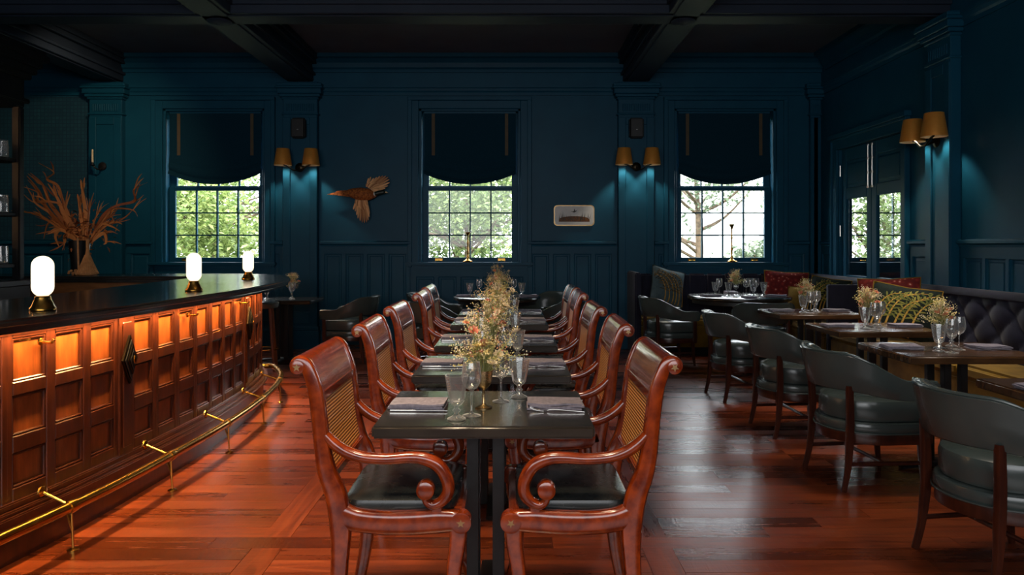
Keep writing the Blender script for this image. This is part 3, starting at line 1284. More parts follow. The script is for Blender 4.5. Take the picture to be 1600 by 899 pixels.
# ------------------------------------------------------------------ glassware
def glass_lathe(outer, inner, n=18):
    return MB().lathe(outer + inner[::-1], n, cap=False)


def goblet_mesh():
    o = [(0.0005, 0), (0.034, 0.0), (0.036, 0.004), (0.02, 0.012), (0.009, 0.02), (0.008, 0.026), (0.016, 0.034), (0.008, 0.042), (0.009, 0.05), (0.02, 0.058), (0.028, 0.068), (0.036, 0.11), (0.045, 0.165)]
    i = [(0.0005, 0.066), (0.016, 0.067), (0.025, 0.074), (0.0335, 0.112), (0.0432, 0.165)]
    return glass_lathe(o, i, 10)


def wine_mesh():
    o = [(0.0005, 0), (0.035, 0.0), (0.036, 0.002), (0.012, 0.007), (0.0045, 0.016), (0.004, 0.09), (0.008, 0.097), (0.024, 0.108), (0.036, 0.13), (0.038, 0.15), (0.034, 0.185), (0.031, 0.205)]
    i = [(0.0005, 0.102), (0.01, 0.104), (0.023, 0.112), (0.0345, 0.132), (0.0366, 0.15), (0.0328, 0.185), (0.030, 0.205)]
    return glass_lathe(o, i, 20)


GOB = goblet_mesh().mesh('goblet', 'glass', angle=24)
WIN = wine_mesh().mesh('wine_glass', 'glass', angle=60)


def put_mesh(name, me, label, cat, loc, rz=0, group=None):
    return tag(link(name, me, None, loc, (0, 0, rz)), label, cat, group)


JAR = glass_lathe([(0.0005, 0), (0.05, 0), (0.055, 0.006), (0.055, 0.10), (0.05, 0.13), (0.05, 0.15)], [(0.0005, 0.006), (0.048, 0.008), (0.051, 0.02), (0.051, 0.10), (0.047, 0.13), (0.047, 0.15)], 16).mesh('tumbler', 'glass')
for z, nm in ((1.24, 'lowest'), (1.68, 'middle'), (2.15, 'upper')):
    for yy, pos in ((6.31, 'nearest the end post'), (6.18, 'second from the end post')):
        for xx, dp in ((-4.38, 'front'), (-4.54, 'back')):
            put_mesh('tumbler', JAR, 'clear tumbler on the %s back bar shelf, %s row, %s' % (nm, dp, pos), 'glass', (xx, yy, z), 0.3, 'tumblers on the back bar shelves')
for j in range(2):
    b_ = MB().lathe([(0.0, 0), (0.04, 0), (0.042, 0.01), (0.042, 0.17), (0.036, 0.2), (0.016, 0.23), (0.014, 0.29), (0.017, 0.29), (0.017, 0.31), (0, 0.31)], 16).mesh('bottle', 'glass')
    put_mesh('bottle', b_, ['tall clear bottle on the lowest back bar shelf by the post', 'tall clear bottle on the lowest back bar shelf, second from post'][j], 'bottle', (-4.42, 6.235 - 0.13 * j, 1.24))

# ------------------------------------------------------------------ mahogany scroll armchair (faces +X)
def make_armchair():
    t = thing('armchair', '', 'chair')
    O = 0.46
    HY = 0.262

    def P(pts, y=0):
        return [(x + O, y, z) for x, z in pts]
    stile = [(-0.640, 0.0), (-0.615, 0.14), (-0.602, 0.30), (-0.600, 0.42), (-0.617, 0.527), (-0.644, 0.596), (-0.661, 0.674), (-0.672, 0.774), (-0.686, 0.883), (-0.706, 0.95), (-0.722, 0.985), (-0.744, 0.998), (-0.764, 0.99)]
    rail = [(-0.60, 0.455), (-0.54, 0.437), (-0.45, 0.428), (-0.35, 0.428), (-0.26, 0.434), (-0.185, 0.436)]
    leg = [(-0.188, 0.43), (-0.190, 0.36), (-0.205, 0.25), (-0.205, 0.13), (-0.175, 0.0)]
    arm = [(-0.652, 0.735), (-0.625, 0.705), (-0.58, 0.675), (-0.52, 0.656), (-0.44, 0.650), (-0.36, 0.655), (-0.307, 0.650), (-0.258, 0.627), (-0.228, 0.58), (-0.224, 0.536), (-0.246, 0.502), (-0.278, 0.49), (-0.300, 0.505), (-0.306, 0.53)]
    st = star_mesh(0.015, 0.004).mesh('star', 'gold', smooth=False)
    for s in (-1, 1):
        y = s * HY
        q = MB()
        q.stroke(P(stile, y), [0.024, 0.027, 0.031, 0.038, 0.038, 0.033, 0.029, 0.027, 0.026, 0.024, 0.020, 0.016, 0.010], 0.024, n=12)
        q.lathe([(0.018, -0.027), (0.024, -0.025), (0.026, 0), (0.024, 0.025), (0.018, 0.027)], 18, tr4(-0.747 + O, y, 0.974) @ rot4('X', PI / 2))
        bp = q.build('back_post', 'mahog', t)
        link('star', st, bp, (-0.747 + O, y + s * 0.024, 0.974), (PI / 2 if s < 0 else -PI / 2, 0, 0))
        q = MB()
        q.stroke(P(rail, y), [0.044, 0.040, 0.041, 0.042, 0.042, 0.036], 0.024, n=12)
        q.lathe([(0.028, -0.027), (0.036, -0.025), (0.038, 0), (0.036, 0.025), (0.028, 0.027)], 20, tr4(-0.178 + O, y, 0.433) @ rot4('X', PI / 2))
        sr = q.build('seat_rail', 'mahog', t)
        link('star', st, sr, (-0.178 + O, y + s * 0.025, 0.433), (PI / 2 if s < 0 else -PI / 2, 0, 0))
        MB().stroke(P(leg, y), [0.034, 0.03, 0.027, 0.023, 0.02], 0.023, n=12).build('leg', 'mahog', t)
        q = MB()
        q.stroke(P(arm, y), [0.016, 0.02, 0.02, 0.019, 0.019, 0.02, 0.022, 0.023, 0.023, 0.022, 0.019, 0.017, 0.014, 0.012], 0.023, n=12, e=0.8)
        q.lathe([(0.022, -0.028), (0.031, -0.024), (0.034, 0), (0.031, 0.024), (0.022, 0.028)], 18, tr4(-0.302 + O, y, 0.544) @ rot4('X', PI / 2))
        q.stroke(P([(-0.262, 0.495), (-0.262, 0.465), (-0.262, 0.44)], y), [0.02, 0.022, 0.03], 0.019, n=10)
        q.build('arm', 'mahog', t)
    # crest rail between the posts, rolling back at the top
    crest = [(-0.676, 0.865), (-0.686, 0.91), (-0.704, 0.958), (-0.720, 0.988), (-0.742, 1.0), (-0.764, 0.992), (-0.772, 0.974), (-0.762, 0.958), (-0.746, 0.960)]
    q = MB()
    path = catmull([(x + O, 0, z) for x, z in crest], 5)
    rs = []
    for s in (-1, 1):
        y = s * (HY - 0.01)
        rs.append(y)
    vs = []
    ring0 = []
    for i, p in enumerate(path):
        tt = (path[min(i + 1, len(path) - 1)] - path[max(i - 1, 0)]).normalized()
        nn = Vector((0, 1, 0)).cross(tt)
        ring0.append((p + nn * 0.011, p - nn * 0.011))
    poly = [(a.x, a.z) for a, c in ring0] + [(c.x, c.z) for a, c in ring0[::-1]]
    n = len(poly)
    vs = [(x, rs[0], z) for x, z in poly] + [(x, rs[1], z) for x, z in poly]
    m = len(ring0)
    fs = [(i, (i + 1) % n, n + (i + 1) % n, n + i) for i in range(n)]
    for base in (0, n):
        for i in range(m - 1):
            fs.append((base + i, base + i + 1, base + n - 2 - i, base + n - 1 - i))
    q.add(vs, fs)
    q.build('crest_rail', 'mahog', t, angle=50)
    # cane panel and its frame rails
    q = MB()
    cp = catmull([(-0.640 + O, 0, 0.60), (-0.658 + O, 0, 0.70), (-0.668 + O, 0, 0.79), (-0.677 + O, 0, 0.87)], 4)
    q.rings([[(p.x - 0.004, -HY + 0.02, p.z), (p.x + 0.004, -HY + 0.02, p.z), (p.x + 0.004, HY - 0.02, p.z), (p.x - 0.004, HY - 0.02, p.z)] for p in cp])
    q.build('cane_panel', 'cane', t)
    q = MB()
    for x, z in ((-0.636, 0.585), (-0.676, 0.868)):
        q.box(x + O - 0.012, x + O + 0.012, -HY, HY, z - 0.018, z + 0.018)
    q.build('back_rail', 'mahog', t, bevel=0.005)
    q = MB()
    q.box(-0.215 + O, -0.170 + O, -HY, HY, 0.40, 0.462)
    q.build('front_rail', 'mahog', t, bevel=0.008)
    MB().box(-0.625 + O, -0.585 + O, -HY, HY, 0.39, 0.455).build('rear_rail', 'mahog', t, bevel=0.008)
    out = []
    for i in range(40):
        a = 2 * PI * i / 40
        ca, sa = math.cos(a), math.sin(a)
        out.append((-0.40 + O + math.copysign(abs(ca) ** 0.28, ca) * 0.205, math.copysign(abs(sa) ** 0.28, sa) * (HY - 0.022)))
    MB().pad(out, 0.43, 0.50, 0.016, 0.014).build('seat_cushion', 'blackleather', t)
    return t


AC = Proto(make_armchair())
ORD = ['nearest', 'second', 'third', 'fourth', 'farthest']
TX = -0.103
CH_Y = [2.84, 3.875, 4.90, 6.18, 7.05]
for i, y in enumerate(CH_Y):
    AC.put('mahogany cane back armchair on the bar side of the centre tables, %s in row' % ORD[i], (-0.46 + (0, -0.012, -0.03, -0.03, -0.06)[i], y, 0), (0, 0.015, -0.02, 0.02, 0.0)[i], 'mahogany armchairs at the centre tables')
for i, y in enumerate(CH_Y):
    AC.put('mahogany cane back armchair on the banquette side of the centre tables, %s in row' % ORD[i], (0.278 + (0, 0.01, 0.0, 0.02, 0.03)[i], y + 0.02 * (i % 2), 0), PI + (0, -0.02, 0.015, 0, 0.02)[i], 'mahogany armchairs at the centre tables')


# ------------------------------------------------------------------ leather barrel chair (faces +X)
def u_plan(f, r=0.285, front=0.25):
    """point and outward normal on a U open towards +X, f 0..1"""
    L1 = front
    L = 2 * L1 + PI * r
    d = f * L
    if d < L1:
        return Vector((front - d, -r, 0)), Vector((0, -1, 0))
    if d < L1 + PI * r:
        a = (d - L1) / r
        return Vector((-r * math.sin(a), -r * math.cos(a), 0)), Vector((-math.sin(a), -math.cos(a), 0))
    d -= L1 + PI * r
    return Vector((d, r, 0)), Vector((0, 1, 0))


def sm(a, b_, x):
    x = max(0, min(1, (x - a) / (b_ - a)))
    return x * x * (3 - 2 * x)


def d_outline(ins, front):
    pts = []
    for i in range(33):
        p, n = u_plan(i / 32, 0.285, front)
        pts.append((p.x - n.x * ins, p.y - n.y * ins))
    for i in range(1, 6):
        f = i / 6
        w = 0.285 - ins
        pts.append((front + 0.03 * math.sin(PI * f), w - 2 * w * f))
    return pts


def make_barrel():
    t = thing('barrel_chair', '', 'chair')
    N = 40
    q = MB()
    piping = []
    for i in range(N + 1):
        f = i / N
        p, n = u_plan(f)
        back = sm(0.10, 0.36, 0.5 - abs(f - 0.5))
        zt = 0.635 + 0.155 * back
        zb = 0.525 + 0.05 * back
        lean = 0.035 * back
        th = 0.030
        ring = []
        for dx, dz in ((-th, 0.012), (-th, 0.5), (-th, 0.93), (-th * 0.5, 0.99), (th * 0.6, 1.0), (th * 1.25, 0.94), (th * 1.1, 0.5), (th, 0.012), (th * 0.6, -0.03), (-th * 0.6, -0.03)):
            z = zb + (zt - zb) * dz
            ring.append(p + n * (dx + lean * max(dz, 0)) + Vector((0, 0, z)))
        q.rings_tmp = getattr(q, 'rings_tmp', [])
        q.rings_tmp.append(ring)
        piping.append(p + n * (th * 0.95 + lean) + Vector((0, 0, zt - 0.004)))
    # soft rounded front ends
    for end in (0, -1):
        r0 = q.rings_tmp[end]
        c = sum((Vector(v) for v in r0), Vector()) / len(r0)
        capr = [c + (Vector(v) - c) * 0.72 + Vector((0.022, 0, 0)) for v in r0]
        if end == 0:
            q.rings_tmp.insert(0, capr)
        else:
            q.rings_tmp.append(capr)
    q.rings(q.rings_tmp)
    br = q.build('backrest', 'leather', t, angle=60)
    MB().tube(piping, 0.0055, 6).build('piping', 'leather', br)
    MB().pad(d_outline(0.035, 0.235), 0.385, 0.515, 0.03, 0.02).build('seat_cushion', 'leather', t)
    sb = MB().pad(d_outline(0.012, 0.25), 0.325, 0.388, 0.02).build('seat_base', 'leather', t)
    MB().tube([(x, y, 0.33) for x, y in d_outline(0.008, 0.252)], 0.0055, 6).build('piping', 'leather', sb)
    MB().pad(d_outline(0.02, 0.245), 0.265, 0.327, 0.004).build('apron', 'darkwood', t)
    for s in (-1, 1):
        a = math.radians(43)
        px, py = -0.285 * math.sin(a) - 0.012, s * (0.285 * math.cos(a) + 0.012)
        # rear leg runs up outside the seat to carry the back
        MB().stroke([(px - 0.045, py + s * 0.012, 0), (px - 0.018, py + s * 0.006, 0.12), (px - 0.004, py, 0.27), (px, py, 0.42), (px - 0.006, py + s * 0.004, 0.60)], [0.014, 0.016, 0.021, 0.021, 0.019], [0.014, 0.016, 0.02, 0.02, 0.018], B=(0, 1, 0), n=10, e=0.5).build('leg', 'darkwood', t)
        MB().stroke([(0.235, s * 0.23, 0), (0.222, s * 0.225, 0.12), (0.215, s * 0.222, 0.28)], [0.013, 0.016, 0.021], [0.013, 0.016, 0.021], B=(0, 1, 0), n=10, e=0.5).build('leg', 'darkwood', t)
        MB().box(0.19, 0.235, s * 0.295 - 0.012, s * 0.295 + 0.012, 0.28, 0.56).build('arm_post', 'darkwood', t, bevel=0.006)
        MB().tube([(-0.215, s * 0.212, 0.15), (0.215, s * 0.222, 0.15)], 0.012, 8).build('stretcher', 'darkwood', t)
    MB().tube([(0, -0.215, 0.15), (0, 0.215, 0.15)], 0.012, 8).build('stretcher', 'darkwood', t)
    return t


BC = Proto(make_barrel())
bcs = [
    ('green grey leather barrel chair with dark legs, nearest the viewer on the right', (2.14, 3.20), 0.12, 'side'),
    ('green grey leather barrel chair, second from the viewer on the right', (2.11, 4.42), 0.08, 'side'),
    ('green grey leather barrel chair, third from the viewer on the right', (2.13, 5.55), 0.06, 'side'),
    ('green grey leather barrel chair, fourth of the right row, before the round window table', (2.11, 6.78), 0.1, 'side'),
    ('green grey leather barrel chair with its back to us at the round banquette table', (2.72, 8.02), PI / 2 - 0.1, 'round'),
    ('green grey leather barrel chair in front of the slate fern cushion', (1.85, 8.72), 0.15, 'round'),
    ('dark leather barrel chair at the small table past the bar end', (-1.95, 8.9), PI - 0.15, 'left'),
    ('leather barrel chair left of the far round table, nearer one', (-0.82, 8.06), 0.75, 'far'),
    ('leather barrel chair left of the far round table, by the wall', (-0.98, 9.3), -0.35, 'far'),
    ('leather barrel chair right of the far round table, nearer one', (0.50, 8.06), PI - 0.75, 'far'),
    ('leather barrel chair right of the far round table, by the wall', (0.42, 9.45), PI + 0.6, 'far')]
for lab, (x, y), rz, g in bcs:
    BC.put(lab, (x, y, 0), rz, 'leather barrel chairs')


# ------------------------------------------------------------------ tables
def make_table(top, w=0.8, d=0.65):
    t = thing('dining_table', '', 'table')
    MB().box(-w / 2, w / 2, -d / 2, d / 2, 0.705, 0.75).build('table_top', top, t, bevel=0.008, seg=3)
    q = MB()
    q.box(-0.24, 0.24, -0.19, 0.19, 0.690, 0.705)
    q.build('top_plate', 'iron', t, bevel=0.003)
    for x, y in ((-0.05, -0.09), (0.05, -0.09), (-0.05, 0.09), (0.05, 0.09)):
        MB().box(x - 0.022, x + 0.022, y - 0.022, y + 0.022, 0.03, 0.692).build('post', 'iron', t, bevel=0.004)
    q = MB()
    q.stroke([(-0.28, 0, 0.012), (-0.1, 0, 0.03), (0.1, 0, 0.03), (0.28, 0, 0.012)], 0.012, 0.03, n=8)
    q.build('foot', 'iron', t)
    q = MB()
    q.stroke([(0, -0.26, 0.012), (0, -0.1, 0.03), (0, 0.1, 0.03), (0, 0.26, 0.012)], 0.012, 0.03, B=(1, 0, 0), n=8)
    q.build('foot', 'iron', t)
    return t


TB = Proto(make_table('tabletop'))
T_Y = [2.955, 3.995, 5.065, 6.30, 7.13]
for i, y in enumerate(T_Y):
    TB.put('dark topped two seat table, %s of the centre row' % ORD[i], (TX, y, 0), 0, 'centre row tables')
TW = Proto(make_table('walnuttop'))
RT = [(2.66, 3.27), (2.71, 4.60), (2.85, 5.83), (2.90, 7.18)]
RORD = ['nearest', 'second', 'third', 'farthest']
for i, (x, y) in enumerate(RT):
    TW.put('brown two seat table along the right banquette, %s one' % RORD[i], (x, y, 0), 0, 'banquette tables')
TB.put('dark small table past the far end of the bar', (-2.75, 8.9, 0), 0, None)


def make_round(r, h, top):
    t = thing('round_table', '', 'table')
    MB().lathe([(0, h - 0.045), (r - 0.02, h - 0.045), (r - 0.004, h - 0.035), (r, h - 0.022), (r - 0.003, h - 0.006), (r - 0.012, h), (0, h)], 56).build('table_top', top, t, angle=50)
    MB().lathe([(0, h - 0.09), (r - 0.06, h - 0.09), (r - 0.06, h - 0.045), (0, h - 0.045)], 48).build('apron', 'iron', t)
    MB().lathe([(0, 0.03), (0.055, 0.03), (0.05, 0.1), (0.042, 0.4), (0.05, 0.6), (0.10, h - 0.09), (0, h - 0.09)], 20).build('column', 'iron', t)
    MB().lathe([(0, 0), (0.29, 0), (0.29, 0.012), (0.20, 0.025), (0.06, 0.04), (0, 0.04)], 36).build('foot', 'iron', t)
    return t


R1 = make_round(0.61, 0.785, 'tabletop')
R1.location = (2.75, 8.92, 0)
tag(R1, 'round dark table set with glasses before the corner banquette')
R2 = make_round(0.53, 0.775, 'tabletop')
R2.location = (-0.18, 8.95, 0)
tag(R2, 'round dark table below the middle window beyond the centre row')


# ------------------------------------------------------------------ banquettes
def tuft(y, z, p=0.17, pz=0.165):
    u, v = y / p, z / pz
    return (abs(math.sin(PI * (u + v) / 2)) * abs(math.sin(PI * (u - v) / 2))) ** 0.5


def tufted_back(name, parent, length, X, z0=0.46, z1=1.02, depth=0.05):
    """local: runs along x from 0, front towards +y"""
    q = MB()
    nu = int(length / 0.0283)
    nv = 26

    def fn(u, v):
        x = u * length
        z = z0 + v * (z1 - z0 - 0.05)
        edge = min(1, (1 - v) * 6)
        y = 0.15 - 0.06 * v + depth * tuft(x, z) * (0.35 + 0.65 * edge)
        return (x, y, z)
    q.grid(fn, nu, nv, X)
    # rolled top
    rs = []
    for i in range(nu + 1):
        x = i / nu * length
        r = []
        for k_ in range(9):
            a = -0.3 + k_ / 8 * (PI + 0.2)
            r.append((x, 0.10 + 0.045 * math.cos(a), z1 - 0.05 + 0.05 * math.sin(a)))
        rs.append(r)
    q.rings(rs, True, X)
    q.box(0, length, 0.0, 0.10, 0.10, z1 - 0.02, X)
    return q.build(name, 'velvet', parent, angle=70, recalc=True)


def bench_seat(parent, x0, x1, X, dep=0.62):
    MB().box(x0, x1, 0, dep - 0.05, 0.0, 0.10, X).build('plinth', 'black', parent)
    MB().box(x0, x1, 0, dep - 0.02, 0.10, 0.36, X).build('seat_base', 'olive', parent, bevel=0.01)
    n = max(1, round((x1 - x0) / 1.2))
    w = (x1 - x0) / n
    for i in range(n):
        MB().box(x0 + i * w + 0.003, x0 + (i + 1) * w - 0.003, 0.12, dep, 0.36, 0.47, X).build('seat_cushion', 'olive', parent, bevel=0.03, seg=3)


bq = thing('banquette', 'long navy tufted velvet banquette along the right wall', 'banquette', (XR - 0.07, 2.3, 0), PI / 2)
BL_ = 5.86
tufted_back('backrest', bq, BL_, None)
bench_seat(bq, 0, BL_, None)
MB().box(BL_, BL_ + 0.07, 0, 0.62, 0, 0.96).build('end_panel', 'velvet', bq, bevel=0.012)
cb = thing('corner_banquette', 'navy velvet corner banquette under the right hand window', 'banquette', (XR - 0.07, YB - 0.07, 0))
X2 = tr4(0, -1.62, 0) @ rot4('Z', PI / 2)
tufted_back('backrest', cb, 1.60, X2)
bench_seat(cb, 0, 1.55, X2)
X3 = rot4('Z', PI)
q = MB()
q.box(0.12, 2.5, 0, 0.13, 0.10, 1.0, X3)
q.build('backrest', 'velvet', cb, bevel=0.02, seg=3)
n = 10
for i in range(n):
    x0 = 0.14 + i * (2.36 / n)
    MB().box(x0 + 0.002, x0 + 2.36 / n - 0.002, 0.11, 0.175, 0.45, 1.02, X3).build('channel', 'velvet', cb, bevel=0.022, seg=3)
bench_seat(cb, 0.6, 2.5, X3)
MB().box(2.5, 2.58, 0, 0.66, 0, 1.05, X3).build('end_panel', 'velvet', cb, bevel=0.015)


# ------------------------------------------------------------------ cushions
def pillow(label, front, back, w, h, loc, rz, tilt, roll=0, fronds=None):
    t = thing('cushion', label, 'cushion', loc, rz, 'scatter cushions on the banquettes')
    t.rotation_euler = (tilt, roll, rz)

    def side(sgn):
        def fn(u, v):
            a, c = u * 2 - 1, v * 2 - 1
            e = max(0, (1 - abs(a) ** 2.6)) ** 0.6 * max(0, (1 - abs(c) ** 2.6)) ** 0.6
            pin = 1 - 0.07 * (1 - abs(a)) * abs(c) ** 3
            pin2 = 1 - 0.07 * (1 - abs(c)) * abs(a) ** 3
            return (a * w / 2 * pin2, sgn * 0.085 * e, c * h / 2 * pin)
        return MB().grid(fn, 16, 16)
    side(-1).build('front_cover', front, t, recalc=False, angle=80)
    side(1).build('back_cover', back, t, recalc=False, angle=80)
    if fronds:
        stem_m, leaf_m, seed, mir = fronds
        rnd = random.Random(seed)

        def surf(a, c):
            a, c = max(-0.96, min(0.96, a)), max(-0.96, min(0.96, c))
            e = max(0, (1 - abs(a) ** 2.6)) ** 0.6 * max(0, (1 - abs(c) ** 2.6)) ** 0.6
            pin = 1 - 0.07 * (1 - abs(a)) * abs(c) ** 3
            pin2 = 1 - 0.07 * (1 - abs(c)) * abs(a) ** 3
            return Vector((a * w / 2 * pin2 * mir, -0.085 * e - 0.0016, c * h / 2 * pin))

        def strip(q, pts, ws):
            n = len(pts)
            vs = []
            for i, (a, c) in enumerate(pts):
                a2, c2 = pts[min(i + 1, n - 1)]
                a1, c1 = pts[max(i - 1, 0)]
                d = Vector((a2 - a1, c2 - c1))
                d = d.normalized() if d.length > 1e-6 else Vector((1, 0))
                vs += [surf(a - d.y * ws[i], c + d.x * ws[i]), surf(a + d.y * ws[i], c - d.x * ws[i])]
            q.add(vs, [(2 * i, 2 * i + 1, 2 * i + 3, 2 * i + 2) for i in range(n - 1)])
        st_, lv_ = MB(), MB()
        for k_ in range(6):
            a0 = -0.9 + k_ * 0.22 + rnd.uniform(-0.04, 0.04)
            L = rnd.uniform(2.0, 2.4)
            pts = []
            for i in range(15):
                f = i / 14
                pts.append((a0 + 0.25 * f + 1.0 * f ** 3.2 * (0.6 + 0.12 * k_), -0.95 + L * f - 0.62 * f ** 3.5))
            strip(st_, pts, [0.035 * (1 - 0.8 * i / 14) for i in range(15)])
            for i in range(4, 15):
                a, c = pts[i]
                d = Vector((pts[min(i + 1, 14)][0] - pts[i - 1][0], pts[min(i + 1, 14)][1] - pts[i - 1][1])).normalized()
                for sd in (-1, 1):
                    ang = math.atan2(d.y, d.x) + sd * rnd.uniform(0.5, 1.0)
                    ll = rnd.uniform(0.22, 0.42) * (1.1 - 0.5 * i / 14)
                    strip(lv_, [(a + math.cos(ang) * ll * f, c + math.sin(ang) * ll * f - 0.08 * f * f) for f in (0, 0.33, 0.66, 1)], [0.006, 0.03, 0.024, 0.002])
        lf_ = lv_.build('frond_print', leaf_m, t, recalc=False)
        tag(lf_, kind='stuff')
        st_.build('stem_print', stem_m, t, recalc=False)
    per = []
    for i in range(64):
        a = i / 16
        k_, f = int(a), a - int(a)
        c = [(-1 + 2 * f, -1), (1, -1 + 2 * f), (1 - 2 * f, 1), (-1, 1 - 2 * f)][k_]
        pin = 1 - 0.07 * (1 - abs(c[0])) * abs(c[1]) ** 3
        pin2 = 1 - 0.07 * (1 - abs(c[1])) * abs(c[0]) ** 3
        per.append((c[0] * w / 2 * pin2, 0, c[1] * h / 2 * pin))
    per.append(per[0])
    MB().tube(per, 0.006, 6).build('piping', back, t)
    return t


pillow('slate and gold fern print cushion at the left end of the corner banquette', 'fernblue', 'leather', 0.50, 0.48, (2.02, 9.56, 0.86), 0.35, -0.25, 0.25, ('frondgold', 'frondslate', 1, -1))
pillow('red patterned cushion with gold back under the right hand window', 'red', 'olive', 0.56, 0.44, (3.54, 9.50, 0.84), -0.12, -0.2, 0.06)
pillow('plain gold cushion half hidden behind glasses in the banquette corner', 'olive', 'olive', 0.42, 0.40, (3.66, 9.2, 0.68), -0.6, -0.3, 0.0)
pillow('small green fern print cushion below the double door', 'fern', 'olive', 0.46, 0.44, (3.70, 8.62, 0.80), -0.75, -0.25, 0.12, ('frondgold', 'frondgreen', 2, 1))
pillow('red patterned cushion below the double door, propped on the long banquette', 'red', 'olive', 0.56, 0.46, (3.70, 7.22, 0.85), -0.55, -0.25, -0.05)
pillow('large green and gold fern print cushion leaning on a red cushion', 'fern', 'olive', 0.56, 0.50, (3.52, 6.62, 0.79), -0.5, -0.3, 0.15, ('frondgold', 'frondgreen', 3, 1))

# ------------------------------------------------------------------ place settings
def napkin_mesh(w, d, seed):
    rnd = random.Random(seed)
    q = MB()
    for k_ in range(3):
        ox, oy = rnd.uniform(-0.006, 0.006), rnd.uniform(-0.006, 0.006)
        zz = 0.001 + k_ * 0.0075
        ph = rnd.random() * 6

        def zt(x, y, lift):
            return zz + lift + 0.0035 * math.sin(x * 34 + ph) * math.cos(y * 28 + ph) + 0.003 * (x / w + 0.5) * k_ / 2

        def ring(u):
            x = (u - 0.5) * w
            pts = []
            for j in range(9):
                y = (j / 8 - 0.5) * d
                pts.append((x + ox, y + oy, zt(x, y, 0.0075)))
            for j in range(8, -1, -1):
                y = (j / 8 - 0.5) * d
                pts.append((x + ox, y + oy, zt(x, y, 0.0)))
            return pts
        q.rings([ring(i / 10) for i in range(11)])
    return q.mesh('napkin', 'linen', angle=60)


NAP = [napkin_mesh(0.215, 0.135, i) for i in range(3)]


def knife_mesh():
    q = MB()
    q.stroke([(-0.11, 0, 0.006), (-0.07, 0, 0.006), (-0.01, 0, 0.006)], [0.006, 0.0065, 0.005], [0.0035, 0.004, 0.0035], B=(0, 0, 1), n=8)
    q.stroke([(-0.012, 0, 0.006), (0.03, 0.002, 0.006), (0.08, 0.002, 0.006), (0.115, -0.002, 0.006)], [0.006, 0.009, 0.009, 0.002], 0.0012, B=(0, 0, 1), n=6)
    return q.mesh('knife', 'silver')


def fork_mesh():
    q = MB()
    q.stroke([(-0.10, 0, 0.004), (-0.05, 0, 0.007), (0.02, 0, 0.010), (0.045, 0, 0.006)], [0.007, 0.005, 0.003, 0.004], 0.0016, B=(0, 0, 1), n=8)
    q.stroke([(0.045, 0, 0.006), (0.06, 0, 0.004), (0.075, 0, 0.005)], [0.004, 0.011, 0.012], 0.0014, B=(0, 0, 1), n=8)
    for i in range(4):
        y = (i - 1.5) * 0.0068
        q.stroke([(0.072, y, 0.005), (0.095, y, 0.009), (0.112, y, 0.016)], [0.0022, 0.0018, 0.0008], 0.0012, B=(0, 0, 1), n=5, k=2)
    return q.mesh('fork', 'silver')


KNI, FOR = knife_mesh(), fork_mesh()


# flower arrangements: a footed cup with stems and blossoms
def blossom_mesh(m, r):
    q = MB()
    for layer, (n, tilt, rr) in enumerate(((6, 1.2, 0.55), (7, 0.75, 0.8), (8, 0.25, 1.0))):
        for i in range(n):
            a = 2 * PI * i / n + layer * 0.4
            X = rot4('Z', a) @ rot4('Y', -tilt)
            L = r * rr
            q.add([(0, 0, 0), (L * 0.6, -L * 0.32, L * 0.05), (L, 0, L * 0.12), (L * 0.6, L * 0.32, L * 0.05), (L * 0.55, 0, -L * 0.05)],
                  [(0, 1, 4), (1, 2, 4), (2, 3, 4), (3, 0, 4)], X)
    return q.mesh('blossom', m, recalc=False, angle=80)


BLS = [blossom_mesh('blush', 0.026), blossom_mesh('creambud', 0.027), blossom_mesh('yellowbud', 0.022)]


